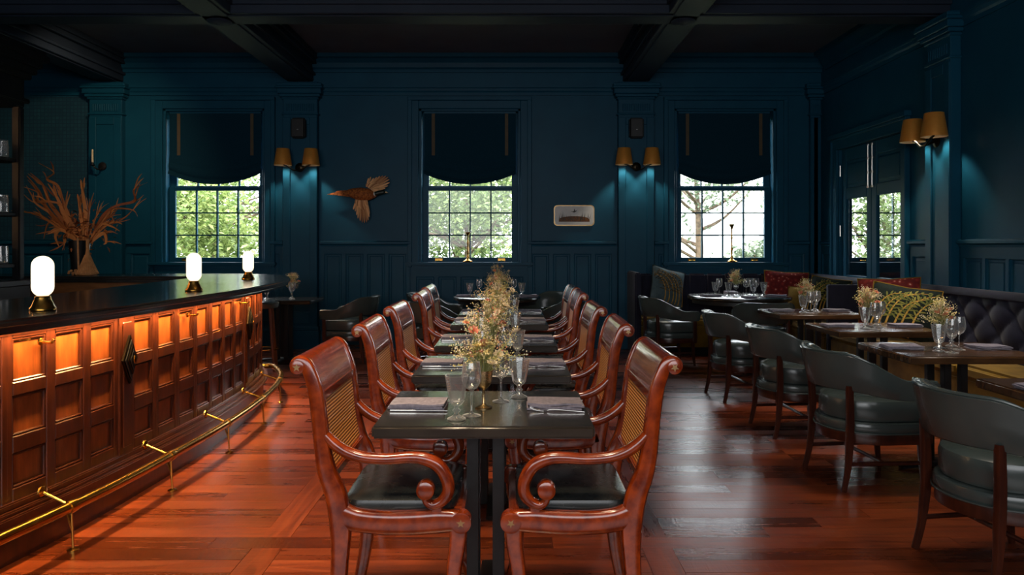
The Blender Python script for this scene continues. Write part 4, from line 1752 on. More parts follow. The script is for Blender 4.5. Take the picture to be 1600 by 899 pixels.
def make_flowers(seed, rust=False, H=0.25, cup='goldcup'):
    rnd = random.Random(seed)
    t = thing('flower_arrangement', '', 'flowers')
    MB().lathe([(0, 0), (0.034, 0), (0.035, 0.004), (0.012, 0.012), (0.006, 0.02), (0.006, 0.07), (0.012, 0.078), (0.026, 0.09), (0.034, 0.11), (0.037, 0.15), (0.034, 0.15), (0.03, 0.11), (0, 0.095)], 20).build('cup', cup, t)
    st, lf, bds = MB(), MB(), [MB(), MB(), MB()]
    tips = []
    for i in range(72):
        a = rnd.random() * 2 * PI
        spread = abs(rnd.gauss(0, 0.6))
        L = H * rnd.uniform(0.28, 1.0) * (1.1 - 0.28 * min(spread, 1.6))
        d = Vector((math.cos(a) * math.sin(min(spread, 1.5)), math.sin(a) * math.sin(min(spread, 1.5)), math.cos(min(spread, 1.4)) + 0.12)).normalized()
        p0 = Vector((math.cos(a) * 0.012, math.sin(a) * 0.012, 0.13))
        p2 = p0 + d * L
        p1 = p0.lerp(p2, 0.5) + Vector((0, 0, 0.02))
        st.tube([p0, p1, p2], 0.0011, 4, k=3)
        tips.append((p2, d, rnd.random()))
        for j in range(rnd.randint(3, 6)):
            f = rnd.uniform(0.3, 1)
            c = p0.lerp(p2, f) + Vector((0, 0, 0.02 * (1 - f)))
            r = rnd.uniform(0.012, 0.026)
            X = tr4(*c) @ rot4('Z', rnd.random() * 6.3) @ rot4('Y', rnd.uniform(-1.2, 0.3))
            lf.add([(0, 0, 0), (r * 0.5, -r * 0.25, 0.002), (r, 0, 0.004), (r * 0.5, r * 0.25, 0.002)], [(0, 1, 2, 3)], X)
        bd = bds[0 if rnd.random() < 0.45 else (1 if rnd.random() < 0.85 else 2)]
        for j in range(rnd.randint(9, 18)):
            c = p2 + Vector((rnd.gauss(0, 0.012), rnd.gauss(0, 0.012), rnd.gauss(0, 0.014)))
            r = rnd.uniform(0.0018, 0.0046)
            bd.add([(c.x + r, c.y, c.z), (c.x - r, c.y, c.z), (c.x, c.y + r, c.z), (c.x, c.y - r, c.z), (c.x, c.y, c.z + r), (c.x, c.y, c.z - r)],
                   [(0, 2, 4), (2, 1, 4), (1, 3, 4), (3, 0, 4), (2, 0, 5), (1, 2, 5), (3, 1, 5), (0, 3, 5)])
    tag(st.build('stems', 'leafg', t), kind='stuff')
    tag(lf.build('leaves', 'leafg', t, recalc=False), kind='stuff')
    for bd, bm_ in zip(bds, ('yellowbud', 'creambud', 'blush')):
        tag(bd.build('buds', bm_, t), kind='stuff')
    k_ = 0
    for p, d, r in tips[:16]:
        o = link('blossom', BLS[(0, 0, 2, 0, 1)[k_ % 5] if rust else (0, 1, 2, 1, 2)[k_ % 5]], t, p - d * 0.03 if k_ % 2 else p, (rnd.uniform(-0.7, 0.7), rnd.uniform(-0.7, 0.7), r * 6))
        k_ += 1
    return t


FL = [Proto(make_flowers(i, False)) for i in range(3)]
FR = [Proto(make_flowers(20 + i, True, 0.17, 'glass')) for i in range(2)]


def setting(tx, ty, zt, tname, fl, right=False, group=''):
    j = lambda a=0.008: random.uniform(-a, a)
    G = 'place settings'
    if right:
        gl = [(-0.11, -0.12, 'g', 'front'), (-0.06, -0.16, 'w', 'front'), (0.10, 0.11, 'g', 'rear'), (0.06, -0.04, 'w', 'rear')]
        fpos = (-0.02, 0.03)
        sides = ((-0.275, 'chair side'), (0.26, 'banquette side'))
    else:
        gl = [(-0.107, -0.215, 'g', 'front'), (-0.046, -0.155, 'w', 'front'), (0.127, 0.175, 'g', 'rear'), (0.055, 0.105, 'w', 'rear')]
        fpos = (-0.01, -0.015)
        sides = ((-0.272, 'bar side'), (0.275, 'window side'))
    for gx, gy, ty_, wh in gl:
        if ty_ == 'g':
            put_mesh('water_goblet', GOB, 'faceted clear water goblet, the %s one on the %s' % (wh, tname), 'glass', (tx + gx + j(), ty + gy + j(), zt), random.random(), 'water goblets')
        else:
            put_mesh('wine_glass', WIN, 'long stemmed clear wine glass, the %s one on the %s' % (wh, tname), 'glass', (tx + gx + j(), ty + gy + j(), zt), 0, 'wine glasses')
    if fl is not None:
        fl.put('flowers in a footed cup on the %s' % tname, (tx + fpos[0], ty + fpos[1], zt), random.random() * 6, 'table flowers', 'flowers')
    for sx, snm in sides:
        rz = j(0.05)
        put_mesh('napkin', random.choice(NAP), 'folded grey linen napkin on the %s of the %s' % (snm, tname), 'napkin', (tx + sx, ty + j(), zt), rz + (PI if sx > 0 else 0), 'folded napkins')
        kx = tx + sx + 0.01
        if sx < 0:
            put_mesh('knife', KNI, 'silver knife below the napkin on the %s of the %s' % (snm, tname), 'knife', (kx, ty - 0.088, zt), rz, 'cutlery')
            put_mesh('fork', FOR, 'silver fork above the napkin on the %s of the %s' % (snm, tname), 'fork', (kx + 0.02, ty + 0.10, zt), PI + 0.15, 'cutlery')
        else:
            put_mesh('fork', FOR, 'silver fork below the napkin on the %s of the %s' % (snm, tname), 'fork', (kx, ty - 0.092, zt), PI - 0.12, 'cutlery')
            put_mesh('knife', KNI, 'silver knife above the napkin on the %s of the %s' % (snm, tname), 'knife', (kx, ty + 0.095, zt), PI, 'cutlery')


for i, y in enumerate(T_Y):
    setting(TX, y, 0.75, '%s centre table' % ORD[i], FL[i % 3])
for i, (x, y) in enumerate(RT):
    setting(x, y, 0.75, '%s banquette table' % RORD[i], FR[i % 2] if i > 0 else None, True)
# round table by the banquette
cx, cy, cz = 2.75, 8.92, 0.785
rg = [(-0.28, 0.02, 'g', 'leftmost'), (-0.21, 0.1, 'w', 'second from left'), (-0.14, -0.05, 'g', 'third from left'), (0.10, 0.04, 'w', 'middle'), (0.16, -0.05, 'g', 'just right of the flowers'),
      (0.24, 0.10, 'w', 'second from right'), (0.30, 0.0, 'g', 'rightmost'), (0.20, 0.2, 'w', 'rearmost')]
for gx, gy, ty_, nm in rg:
    if ty_ == 'g':
        put_mesh('water_goblet', GOB, 'clear water goblet on the banquette round table, %s' % nm, 'glass', (cx + gx, cy + gy, cz), 0.2, 'water goblets')
    else:
        put_mesh('wine_glass', WIN, 'clear wine glass on the banquette round table, %s' % nm, 'glass', (cx + gx, cy + gy, cz), 0.2, 'wine glasses')
FR[1].put('small coral flowers in a cup on the banquette round table', (cx - 0.01, cy + 0.08, cz), 1.0, 'table flowers', 'flowers')
for k_, (a, nm) in enumerate(((-2.7, 'left'), (-1.6, 'front'), (-0.5, 'right'), (1.5, 'rear'))):
    put_mesh('napkin', NAP[k_ % 3], 'folded grey napkin at the %s of the banquette round table' % nm, 'napkin', (cx + 0.43 * math.cos(a), cy + 0.43 * math.sin(a), cz), a, 'folded napkins')
    put_mesh('knife', KNI, 'silver knife at the %s of the banquette round table' % nm, 'knife', (cx + 0.42 * math.cos(a + 0.3), cy + 0.42 * math.sin(a + 0.3), cz), a, 'cutlery')
# far round table
cx, cy, cz = -0.18, 8.95, 0.775
for gx, gy, ty_, nm in ((-0.33, -0.05, 'g', 'leftmost'), (-0.22, 0.05, 'w', 'second from left'), (-0.03, 0.1, 'w', 'behind the flowers'), (0.2, 0.05, 'w', 'second from right'), (0.30, -0.02, 'g', 'rightmost'), (0.05, -0.1, 'g', 'nearest')):
    if ty_ == 'g':
        put_mesh('water_goblet', GOB, 'clear water goblet on the far round table, %s' % nm, 'glass', (cx + gx, cy + gy, cz), 0.2, 'water goblets')
    else:
        put_mesh('wine_glass', WIN, 'clear wine glass on the far round table, %s' % nm, 'glass', (cx + gx, cy + gy, cz), 0.2, 'wine glasses')
FL[0].put('flowers in a footed cup on the far round table', (cx + 0.02, cy, cz), 2.0, 'table flowers', 'flowers')
for k_, (sx, nm) in enumerate(((-0.38, 'left'), (0.38, 'right'))):
    put_mesh('napkin', NAP[k_], 'folded grey napkin on the %s of the far round table' % nm, 'napkin', (cx + sx, cy - 0.1, cz), 0.2 * k_, 'folded napkins')
# small table past the bar
FR[0].put('small dark flowers on the table past the bar end', (-2.68, 8.95, 0.75), 2.2, 'table flowers', 'flowers')
put_mesh('water_goblet', GOB, 'clear goblet on the small table past the bar end, left', 'glass', (-2.95, 8.85, 0.75), 0, 'water goblets')
put_mesh('wine_glass', WIN, 'clear wine glass on the small table past the bar end', 'glass', (-2.62, 8.78, 0.75), 0, 'wine glasses')

# bar stool at the far end of the bar
bs = thing('bar_stool', 'wooden bar stool with dark padded seat past the bar end', 'stool', (-2.78, 8.22, 0), 0.2)
MB().lathe([(0, 0.70), (0.17, 0.70), (0.18, 0.72), (0.18, 0.75), (0.16, 0.765), (0, 0.77)], 24).build('seat', 'leather', bs)
for i in range(4):
    a = PI / 4 + i * PI / 2
    MB().stroke([(0.19 * math.cos(a), 0.19 * math.sin(a), 0), (0.15 * math.cos(a), 0.15 * math.sin(a), 0.36), (0.12 * math.cos(a), 0.12 * math.sin(a), 0.70)], [0.014, 0.018, 0.02], [0.014, 0.018, 0.02]).build('leg', 'barwood', bs)
ring = [(0.165 * math.cos(2 * PI * i / 24), 0.165 * math.sin(2 * PI * i / 24), 0.24) for i in range(25)]
MB().tube(ring, 0.008, 6).build('foot_ring', 'brass', bs)


# ------------------------------------------------------------------ wall lamps, speakers, sconce
def make_sconce():
    t = thing('wall_lamp', '', 'wall lamp')       # local: wall at y=0, room towards +y
    q = MB()
    q.lathe([(0.0, 0), (0.06, 0), (0.06, 0.008), (0.045, 0.018), (0.02, 0.024), (0, 0.026)], 20, tr4(0, 0, -0.12) @ rot4('X', -PI / 2))
    q.build('back_plate', 'bronze', t)
    q = MB()
    q.tube([(0, 0.01, -0.12), (0, 0.09, -0.155), (0, 0.13, -0.165)], 0.011, 8, k=3)
    for s in (-1, 1):
        q.tube([(0, 0.13, -0.165), (s * 0.05, 0.13, -0.165), (s * 0.13, 0.13, -0.11), (s * 0.175, 0.13, -0.095), (s * 0.185, 0.13, -0.06)], 0.010, 8, k=4)
        q.lathe([(0.016, -0.07), (0.02, -0.05), (0.012, -0.035), (0, -0.03)], 12, tr4(s * 0.185, 0.13, 0))
    q.build('arm', 'bronze', t)
    for s in (-1, 1):
        X = tr4(s * 0.185, 0.13, 0)
        sh = MB().lathe([(0.115, -0.105), (0.117, -0.105), (0.085, 0.115), (0.083, 0.117), (0.0, 0.117), (0.0, 0.113), (0.081, 0.113)], 32, X, cap=False).build('lamp_shade', 'shade', t, angle=50)
        MB().lathe([(0.1145, -0.104), (0.0815, 0.112)], 32, X, cap=False).build('lining', 'cream', sh, recalc=False)
        MB().lathe([(0, 0.02), (0.012, 0.02), (0.018, 0.04), (0.018, 0.055), (0.01, 0.07), (0, 0.072)], 12, X).build('bulb', 'opal', sh)
    return t


WL = Proto(make_sconce())
sc_spots = [('pair of brass shaded wall lamps on the pilaster left of the pheasant', (-2.85, YB - 0.116, 2.56), PI), ('pair of brass shaded wall lamps right of the painted plaque', (1.67, YB - 0.116, 2.57), PI),
            ('pair of brass shaded wall lamps on the right wall beside the double door', (XR - 0.116, 7.08, 2.52), PI / 2)]
for lab, loc, rz in sc_spots:
    o = WL.put(lab, loc, rz, 'twin brass wall lamps')
    for s in (-1, 1):
        p = Matrix.Translation(Vector(loc)) @ rot4('Z', rz) @ Vector((s * 0.185, 0.13, 0.0))
        lamp('wall_lamp_light', 'SPOT', p, 26.0, (1.0, 0.86, 0.68), size=0.02, cone=1.5, blend=0.5)
sp = thing('wall_speaker', '', 'speaker')
MB().box(-0.095, 0.095, 0, 0.10, -0.135, 0.135).build('cabinet', 'black', sp, bevel=0.02, seg=3)
MB().box(-0.08, 0.08, 0.10, 0.106, -0.12, 0.12).build('grille', 'iron', sp, bevel=0.003)
MB().box(-0.012, 0.012, 0.105, 0.109, -0.03, -0.015).build('badge', 'silver', sp, bevel=0.001)
SP = Proto(sp)
SP.put('black wall speaker above the lamps left of the pheasant', (-2.85, YB - 0.116, 2.96), PI, 'wall speakers')
SP.put('black wall speaker above the lamps right of the painted plaque', (1.66, YB - 0.116, 2.96), PI, 'wall speakers')
cs = thing('candle_sconce', 'dark iron wall sconce with one ivory candle on the left pilaster', 'sconce', (-5.50, YB - 0.116, 2.46), PI)
MB().lathe([(0, 0), (0.055, 0), (0.05, 0.012), (0.02, 0.02), (0, 0.02)], 18, rot4('X', -PI / 2)).build('back_plate', 'iron', cs)
q = MB()
q.tube([(0, 0.01, 0), (0.0, 0.06, -0.05), (0.03, 0.11, -0.04), (0.06, 0.13, 0.0)], 0.009, 8, k=4)
q.lathe([(0.0, -0.012), (0.035, 0), (0.036, 0.006), (0.015, 0.01), (0.015, 0.035), (0, 0.035)], 14, tr4(0.06, 0.13, 0))
q.build('arm', 'iron', cs)
MB().lathe([(0, 0.02), (0.0125, 0.02), (0.0115, 0.20), (0.004, 0.21), (0, 0.21)], 12, tr4(0.06, 0.13, 0)).build('candle', 'candle', cs)


# ------------------------------------------------------------------ blinds
def blind(cx, label):
    t = thing('roman_blind', label, 'blind', (cx, YB + 0.05, 3.215), PI, 'roman blinds')
    W = 0.625

    def fn(u, v, back=0.0):
        x = (u * 2 - 1) * W
        hem = 0.845 + 0.145 * (1 - (x / W) ** 2)
        z = -v * hem
        y = 0.0
        if v > 0.66:
            f = (v - 0.66) / 0.34
            y = 0.035 * f * abs(math.sin(f * PI * 2.5)) + 0.02 * f
        return (x, y - back, z)
    q = MB()
    nu, nv = 24, 44
    front = [[fn(i / nu, j / nv) for j in range(nv + 1)] for i in range(nu + 1)]
    rear = [[fn(i / nu, j / nv, 0.006) for j in range(nv + 1)] for i in range(nu + 1)]
    q.rings([front[i] + rear[i][::-1] for i in range(nu + 1)])
    cl = q.build('blind_cloth', 'shadefab', t, angle=60)
    MB().box(-W, W, -0.03, 0.01, -0.02, 0.02).build('head_rail', 'wall', t, bevel=0.004)
    for s in (-1, 1):
        q = MB()
        rs = []
        for j in range(31):
            v = j / 30 * 0.66
            a = Vector(fn((s * 0.50 / W + 1) / 2, v))
            rs.append([(a.x - 0.022, 0.001, a.z), (a.x + 0.022, 0.001, a.z), (a.x + 0.022, 0.004, a.z), (a.x - 0.022, 0.004, a.z)])
        q.rings(rs)
        q.build('ribbon', 'ribbon', cl, smooth=False)


blind(WX[0], 'dark blue swagged roman blind with gold ribbons behind the bar lamps')
blind(WX[1], 'dark blue swagged roman blind on the middle window')
blind(WX[2], 'dark blue swagged roman blind above the corner banquette')

# candlesticks on the sills
def candlestick(h, label, loc):
    q = MB()
    s = h
    q.lathe([(0, 0), (0.062, 0), (0.06, 0.012), (0.045, 0.025), (0.03, 0.035), (0.016, 0.05), (0.02, 0.065), (0.011, 0.09), (0.014, s * 0.3), (0.02, s * 0.34), (0.011, s * 0.38), (0.010, s * 0.6), (0.016, s * 0.63), (0.010, s * 0.67),
             (0.009, s * 0.86), (0.014, s * 0.88), (0.02, s * 0.92), (0.034, s * 0.97), (0.035, s), (0.02, s), (0.015, s * 0.95), (0, s * 0.94)], 18)
    t = thing('candlestick', label, 'candlestick', loc)
    q.build('stem', 'brass', t, angle=50)
    q = MB()
    for i in range(3):
        a = PI / 2 + i * 2 * PI / 3
        q.lathe([(0, -0.0), (0.016, 0.004), (0.012, 0.016), (0, 0.02)], 10, tr4(0.06 * math.cos(a), 0.06 * math.sin(a), 0))
    q.build('foot', 'brass', t)


candlestick(0.41, 'tall brass candlestick on the sill of the middle window', (-0.60, YB - 0.02, 1.165))
candlestick(0.52, 'tall brass candlestick on the sill above the corner banquette', (2.98, YB - 0.02, 1.165))


# ------------------------------------------------------------------ mounted pheasant
ph = thing('mounted_pheasant', 'brown pheasant mounted in flight on the blue wall', 'pheasant', (-1.98, YB, 2.09), PI)
# local after the half turn: +x is to the left in the picture, +y towards the room
BX = lambda px: -(px - 572.3) * (YB - 0.1) / 1150
BZ = lambda py: (303.4 - py) * (YB - 0.1) / 1150
axis = [(532, 303), (543, 302.5), (553, 302.5), (565, 304), (577, 305), (586, 304.5), (592, 303), (597, 302), (601.5, 301.3)]
rad = [0.012, 0.035, 0.066, 0.088, 0.084, 0.050, 0.029, 0.026, 0.024]
pts = [(BX(a), 0.10 + 0.02 * i / 9, BZ(c)) for i, (a, c) in enumerate(axis)]
body = MB().tube(pts, rad, 16, k=4).build('body', 'feather', ph)
nk = [(BX(a), 0.121, BZ(c)) for a, c in ((588, 304), (593, 302.8), (598, 301.8), (602.5, 301), (605, 301.2))]
nb = MB().tube(nk, [0.034, 0.030, 0.029, 0.026, 0.008], 14, k=4).build('neck', 'neckf', ph)
MB().tube([(BX(586.5), 0.12, BZ(304.6)), (BX(589), 0.121, BZ(304.0))], 0.038, 14).build('collar', 'white', ph)
MB().tube([(BX(604), 0.12, BZ(301.0)), (BX(607), 0.12, BZ(301.6)), (BX(609), 0.118, BZ(302.4))], [0.012, 0.008, 0.002], 8).build('beak', 'candle', ph)
q = MB()
for i in range(7):
    dz = (i - 3) * 0.7
    q.stroke([(BX(548), 0.10 + 0.004 * i, BZ(303 + dz * 1.6)), (BX(530), 0.09 + 0.004 * i, BZ(302.5 + dz)), (BX(513 + 4 * abs(i - 3)), 0.075 + 0.003 * i, BZ(304.5 + dz * 0.6))], [0.018, 0.014, 0.003], 0.0025, B=(0, 1, 0), n=6)
q.build('tail', 'feather', ph)


def wing(name, root, tips, wid, y):
    cov = MB()
    rx, rz = root
    n = len(tips)
    for i, (tx_, tz) in enumerate(tips):
        a = Vector((BX(rx[0] + (rx[1] - rx[0]) * i / (n - 1)), y + 0.002 * i, BZ(rz[0] + (rz[1] - rz[0]) * i / (n - 1))))
        c = Vector((BX(tx_), y - 0.03 + 0.003 * i, BZ(tz)))
        m = a.lerp(c, 0.55)
        cov.stroke([a, m, a.lerp(c, 0.88), c], [wid * 0.7, wid * 0.75, wid * 0.6, wid * 0.12], 0.0022, B=(0, 1, 0), n=6)
        sh = a.lerp(c, 0.45)
        cov.stroke([a, a.lerp(sh, 0.6) + Vector((0, 0.008, 0)), sh + Vector((0, 0.006, 0))], [wid * 0.9, wid * 1.1, wid * 0.3], 0.003, B=(0, 1, 0), n=6)
    return cov.build(name, 'wingf', ph)


wing('wing', ((576, 586), (293, 299)), [(578, 279), (581.5, 277), (586, 279), (591, 277.5), (596, 276), (601, 275), (605.5, 275.5), (609, 277.5), (611, 281), (611.5, 286), (609, 291), (605, 295)], 0.018, 0.12)
wing('wing', ((561, 575), (311, 312)), [(554, 328), (557, 331), (559.5, 337), (561.5, 342), (565, 346), (568.5, 348.5), (572, 349), (575.5, 348), (578, 345), (579.5, 340), (580, 335)], 0.018, 0.12)

# painted plaque: a rounded white panel with a marsh scene
pq = thing('painted_plaque', 'rounded white plaque painted with reeds and a flying duck', 'picture', (0.843, YB, 1.80), PI)


def rrect(w, h, r, n=6):
    o = []
    for cx_, cz_, a0 in ((w - r, h - r, 0), (-w + r, h - r, PI / 2), (-w + r, -h + r, PI), (w - r, -h + r, 1.5 * PI)):
        for i in range(n + 1):
            a = a0 + i * PI / 2 / n
            o.append((cx_ + r * math.cos(a), cz_ + r * math.sin(a)))
    return o


FX = rot4('X', -PI / 2)       # x,y -> x,-z ; extrude towards +y
FX = Matrix(((1, 0, 0, 0), (0, 0, 1, 0), (0, 1, 0, 0), (0, 0, 0, 1)))
MB().prism(rrect(0.275, 0.14, 0.05), 0, 0.022, FX).build('frame', 'gold', pq, bevel=0.004)
MB().prism(rrect(0.262, 0.127, 0.045), 0.02, 0.026, FX).build('panel', 'white', pq, bevel=0.002)
mound = [(0.21 * math.cos(PI * i / 16) , -0.085 + 0.075 * math.sin(PI * i / 16) ** 0.5) for i in range(17)]
MB().prism(mound, 0.026, 0.0275, FX).build('painted_mound', 'marsh', pq, smooth=False)
rnd = random.Random(3)
q = MB()
for i in range(46):
    x = rnd.uniform(-0.22, 0.22)
    z0 = -0.08 + rnd.uniform(0, 0.05)
    L = rnd.uniform(0.04, 0.12) * (1 if abs(x) > 0.1 else 0.6)
    tx_ = x + rnd.uniform(-0.02, 0.02)
    q.prism([(x - 0.003, z0), (x + 0.003, z0), (tx_, min(z0 + L, 0.11))], 0.0262, 0.0282, FX)
tag(q.build('painted_reeds', 'reed', pq, smooth=False), kind='stuff')
duck = [(-0.05, 0.06), (-0.02, 0.055), (-0.005, 0.06), (0.0, 0.095), (0.012, 0.062), (0.028, 0.068), (0.035, 0.062), (0.02, 0.05), (0.0, 0.04), (-0.02, 0.045)]
MB().prism([(-x, z) for x, z in duck], 0.0262, 0.0285, FX).build('painted_duck', 'reed', pq, smooth=False)


# ------------------------------------------------------------------ dried arrangement on the far run of the bar
va = thing('dried_arrangement', 'tall dark vase of twisted rust coloured dried leaves on the bar', 'plant', (-4.35, 7.40, 1.10))
MB().lathe([(0, 0), (0.06, 0), (0.068, 0.01), (0.075, 0.12), (0.098, 0.32), (0.092, 0.345), (0.085, 0.34), (0.075, 0.3), (0, 0.28)], 28).build('vase', 'black', va)
VP = lambda px, py, dy=0.0: ((px - 124.0) * 7.4 / 1150, dy, (430 - py) * 7.4 / 1150)
strokes = [
    ([(128, 378), (110, 345), (96, 322), (76, 315), (52, 316), (42, 300), (40, 290)], 0.024), ([(130, 378), (112, 345), (99, 318), (97, 292), (80, 280), (70, 268), (69, 256)], 0.022),
    ([(125, 378), (92, 348), (72, 322), (58, 298), (50, 276)], 0.034), ([(125, 378), (95, 345), (80, 318), (66, 290), (56, 272)], 0.03), ([(127, 378), (100, 340), (88, 310), (74, 288)], 0.03),
    ([(140, 378), (163, 340), (182, 322), (204, 312), (214, 298), (222, 285)], 0.026), ([(140, 378), (168, 340), (180, 326), (202, 327), (216, 339)], 0.016),
    ([(133, 378), (131, 330), (133, 300), (134, 284)], 0.03), ([(131, 378), (125, 330), (120, 305)], 0.026), ([(134, 378), (140, 330), (146, 300)], 0.016),
    ([(120, 378), (88, 350), (72, 352), (67, 374)], 0.018), ([(120, 376), (70, 340), (45, 335), (26, 330)], 0.02), ([(140, 378), (165, 350), (180, 346), (187, 352)], 0.024), ([(140, 378), (160, 352), (176, 354), (186, 361)], 0.024),
    ([(138, 378), (158, 345), (172, 338), (182, 345)], 0.02), ([(125, 378), (98, 360), (90, 370), (98, 386)], 0.03), ([(142, 378), (160, 366), (167, 378), (164, 384)], 0.03), ([(118, 376), (95, 356), (84, 362), (86, 372)], 0.026),
    ([(130, 376), (108, 350), (100, 330), (106, 305)], 0.026), ([(136, 376), (152, 340), (158, 314)], 0.012), ([(122, 376), (104, 370), (97, 380), (104, 392)], 0.03), ([(120, 378), (86, 340), (60, 318), (52, 300)], 0.02)]
rnd = random.Random(11)
for i, (pp, w) in enumerate(strokes):
    q = MB()
    path = [Vector(VP(a, c, 0)) + Vector((rnd.gauss(0, 0.006), rnd.uniform(-0.03, 0.03) * j, rnd.gauss(0, 0.006))) for j, (a, c) in enumerate(pp)]
    B = Vector((rnd.uniform(-0.5, 0.5), 1, rnd.uniform(-0.4, 0.4)))
    n = len(path)
    q.stroke(path, [w * 0.3, w * 0.7, w * 0.45] + [w * 0.6, w * 0.35] * max(0, (n - 4) // 2) + [w * 0.08], [0.008, 0.010, 0.004], B=B, n=6, k=6)
    for j in range(4):
        a = path[rnd.randint(1, n - 2)]
        d = (path[-1] - path[0]).normalized() * rnd.uniform(0.08, 0.16) + Vector((rnd.uniform(-0.06, 0.06), rnd.uniform(-0.08, 0.08), rnd.uniform(-0.03, 0.08)))
        q.stroke([a, a + d * 0.5 + Vector((0, 0, rnd.uniform(-0.02, 0.03))), a + d], [0.003, w * 0.3, 0.001], [0.002], B=B, n=5, k=3)
    q.build('dried_leaf', 'rust', va)
q = MB()
for i in range(260):
    a = rnd.random() * 6.3
    r = abs(rnd.gauss(0, 0.10))
    c = Vector((r * math.cos(a) * 1.3 + 0.03, r * math.sin(a) * 0.7, 0.46 + rnd.gauss(0, 0.09)))
    X = tr4(*c) @ rot4('Z', rnd.random() * 6.3) @ rot4('Y', rnd.uniform(-1.2, 1.2))
    L = rnd.uniform(0.03, 0.08)
    q.add([(0, 0, 0), (L * 0.5, -L * 0.2, 0.01), (L, 0, -0.01), (L * 0.5, L * 0.2, 0.004)], [(0, 1, 2, 3)], X)
tag(q.build('dried_tufts', 'rust', va, recalc=False), kind='stuff')
hu = thing('dried_husk', 'pale dried tasselled husks standing beside the dark vase', 'dried plant', (-4.24, 7.30, 1.10))
q = MB()
q.lathe([(0.0, 0.0), (0.085, 0.005), (0.095, 0.03), (0.07, 0.075), (0.045, 0.14), (0.022, 0.2), (0.016, 0.26), (0.015, 0.34), (0.022, 0.36), (0, 0.36)], 18, tr4(0.03, 0, 0))
for i in range(26):
    a = 2 * PI * i / 26
    q.tube([(0.03 + 0.022 * math.cos(a), 0.022 * math.sin(a), 0.2), (0.03 + 0.06 * math.cos(a), 0.06 * math.sin(a), 0.1), (0.03 + 0.1 * math.cos(a), 0.1 * math.sin(a), 0.012)], 0.005, 5, k=3)
q.build('husk', 'tan', hu)
q = MB()
q.tube([(-0.04, -0.03, 0.02), (-0.045, -0.03, 0.2), (-0.05, -0.03, 0.37)], 0.009, 8, k=3)
for i in range(30):
    c = (-0.05 + rnd.gauss(0, 0.035), -0.03 + rnd.gauss(0, 0.025), rnd.uniform(0.012, 0.05))
    q.lathe([(0, -0.014), (0.013, -0.006), (0.013, 0.006), (0, 0.014)], 6, tr4(*c))
q.build('stalk', 'tan', hu)


# ------------------------------------------------------------------ outdoors: lawn, trees, white house
structure(MB().box(-40, 45, YB + 0.31, 70, -0.3, -0.12).build('ground', 'grass', smooth=False), 'green lawn outside the windows', 'ground')


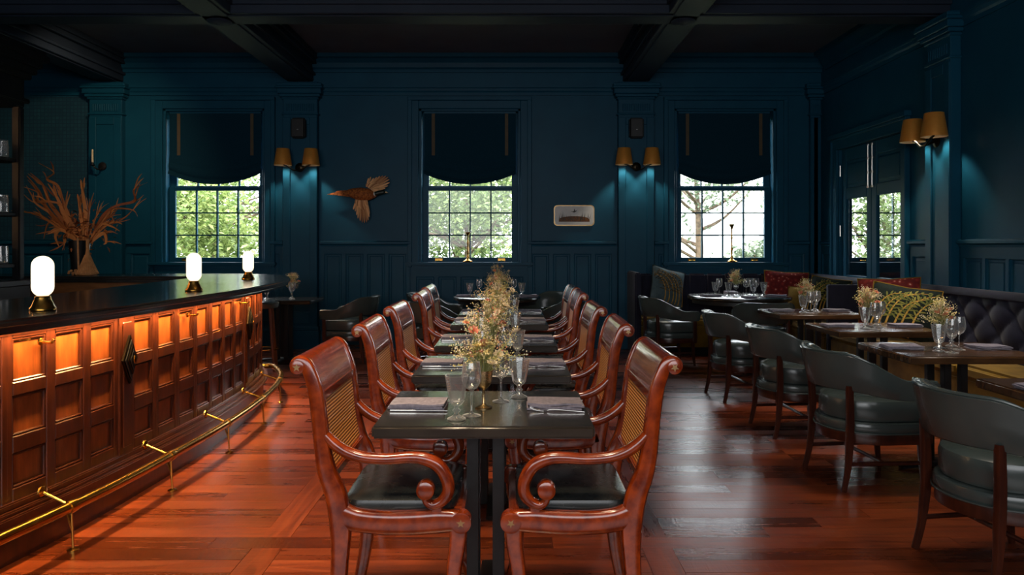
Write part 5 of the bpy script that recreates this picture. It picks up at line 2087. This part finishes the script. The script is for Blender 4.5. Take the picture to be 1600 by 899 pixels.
def tree(name, label, x, y, zc, rx, rz_, n, m, leaf=0.12, seed=0, ry=None):
    rnd = random.Random(seed)
    t = thing(name, label, 'tree', (x, y, -0.12), 0, 'trees outside the windows')
    q = MB()
    q.tube([(0, 0, 0), (0.08, 0, zc * 0.5), (0, 0.1, zc + rz_ * 0.4)], [0.12, 0.09, 0.03], 8, k=4)
    ry = ry or rx
    for i in range(9):
        a = rnd.random() * 6.3
        z0 = zc * rnd.uniform(0.4, 0.9)
        q.tube([(0.03, 0.03, z0), (rx * 0.4 * math.cos(a), ry * 0.4 * math.sin(a), z0 + 0.3), (rx * 0.8 * math.cos(a), ry * 0.8 * math.sin(a), z0 + rnd.uniform(0.3, 1.0))], [0.045, 0.03, 0.01], 6, k=3)
    q.build('trunk', 'bark', t)
    q = MB()
    cl = [(rnd.gauss(0, 0.45), rnd.gauss(0, 0.45), rnd.gauss(0, 0.45)) for _ in range(34)]
    for i in range(n):
        c = rnd.choice(cl)
        p = Vector((rx * (c[0] + rnd.gauss(0, 0.16)), ry * (c[1] + rnd.gauss(0, 0.16)), zc + rz_ * (c[2] + rnd.gauss(0, 0.15))))
        if p.z < 0.1:
            continue
        L = leaf * rnd.uniform(0.6, 1.3)
        X = tr4(*p) @ rot4('Z', rnd.random() * 6.3) @ rot4('Y', rnd.uniform(-0.9, 0.9)) @ rot4('X', rnd.uniform(-0.6, 0.6))
        q.add([(0, 0, 0), (L * 0.5, -L * 0.28, 0.01), (L, 0, -0.01), (L * 0.5, L * 0.28, 0.01)], [(0, 1, 2, 3)], X)
    tag(q.build('foliage', m, t, recalc=False, smooth=False), kind='stuff')


tree('leafy_tree', 'light green leafy tree outside the window behind the bar', -6.6, 16.0, 2.2, 1.9, 1.7, 10000, 'leaf1', 0.15, 1)
tree('leafy_tree', 'paler leafy tree further back outside the bar window', -8.6, 20.0, 2.6, 2.6, 2.2, 5500, 'leaf2', 0.18, 2)
tree('leafy_tree', 'mid green tree just outside the middle window', -1.0, 15.6, 2.0, 1.7, 1.8, 8500, 'leaf2', 0.13, 3)
tree('leafy_tree', 'bright green tree behind others beyond the middle window', -1.6, 20.5, 2.4, 3.0, 2.4, 9000, 'leaf1', 0.18, 4)
tree('leafy_tree', 'sparse grey green tree outside the banquette window', 4.2, 16.8, 2.9, 1.7, 1.2, 1500, 'leaf3', 0.14, 5)
tree('leafy_shrub', 'low green shrub outside the banquette window', 5.2, 15.6, 0.95, 0.9, 0.75, 2600, 'leaf3', 0.12, 6)
tree('leafy_tree', 'leafy tree outside the window seen through the double door', 8.0, 15.8, 2.0, 1.6, 1.7, 5000, 'leaf2', 0.14, 7)
hs = thing('white_house', 'white clapboard house seen through the banquette window', 'house', (7.2, 27.0, -0.12))
MB().box(-3.6, 3.6, 0, 4, 0, 5.2).build('wall', 'siding', hs, smooth=False)
for i in range(16):
    MB().box(-3.62, 3.62, -0.03, 0.0, 0.3 + i * 0.3, 0.56 + i * 0.3).build('clapboard', 'siding', hs, smooth=False, bevel=0.01, seg=1)
MB().prism([(-3.9, 5.2), (3.9, 5.2), (0, 7.4)], -4.2, 0.3, Matrix(((1, 0, 0, 0), (0, 0, -1, 0), (0, 1, 0, 0), (0, 0, 0, 1)))).build('roof', 'roof', hs, smooth=False)
for x in (-2.2, 0, 2.2):
    f = MB().box(x - 0.45, x + 0.45, -0.08, -0.02, 1.1, 2.6).build('window', 'siding', hs, smooth=False)
    MB().box(x - 0.36, x + 0.36, -0.1, -0.08, 1.2, 2.5).build('pane', 'roof', f, smooth=False)
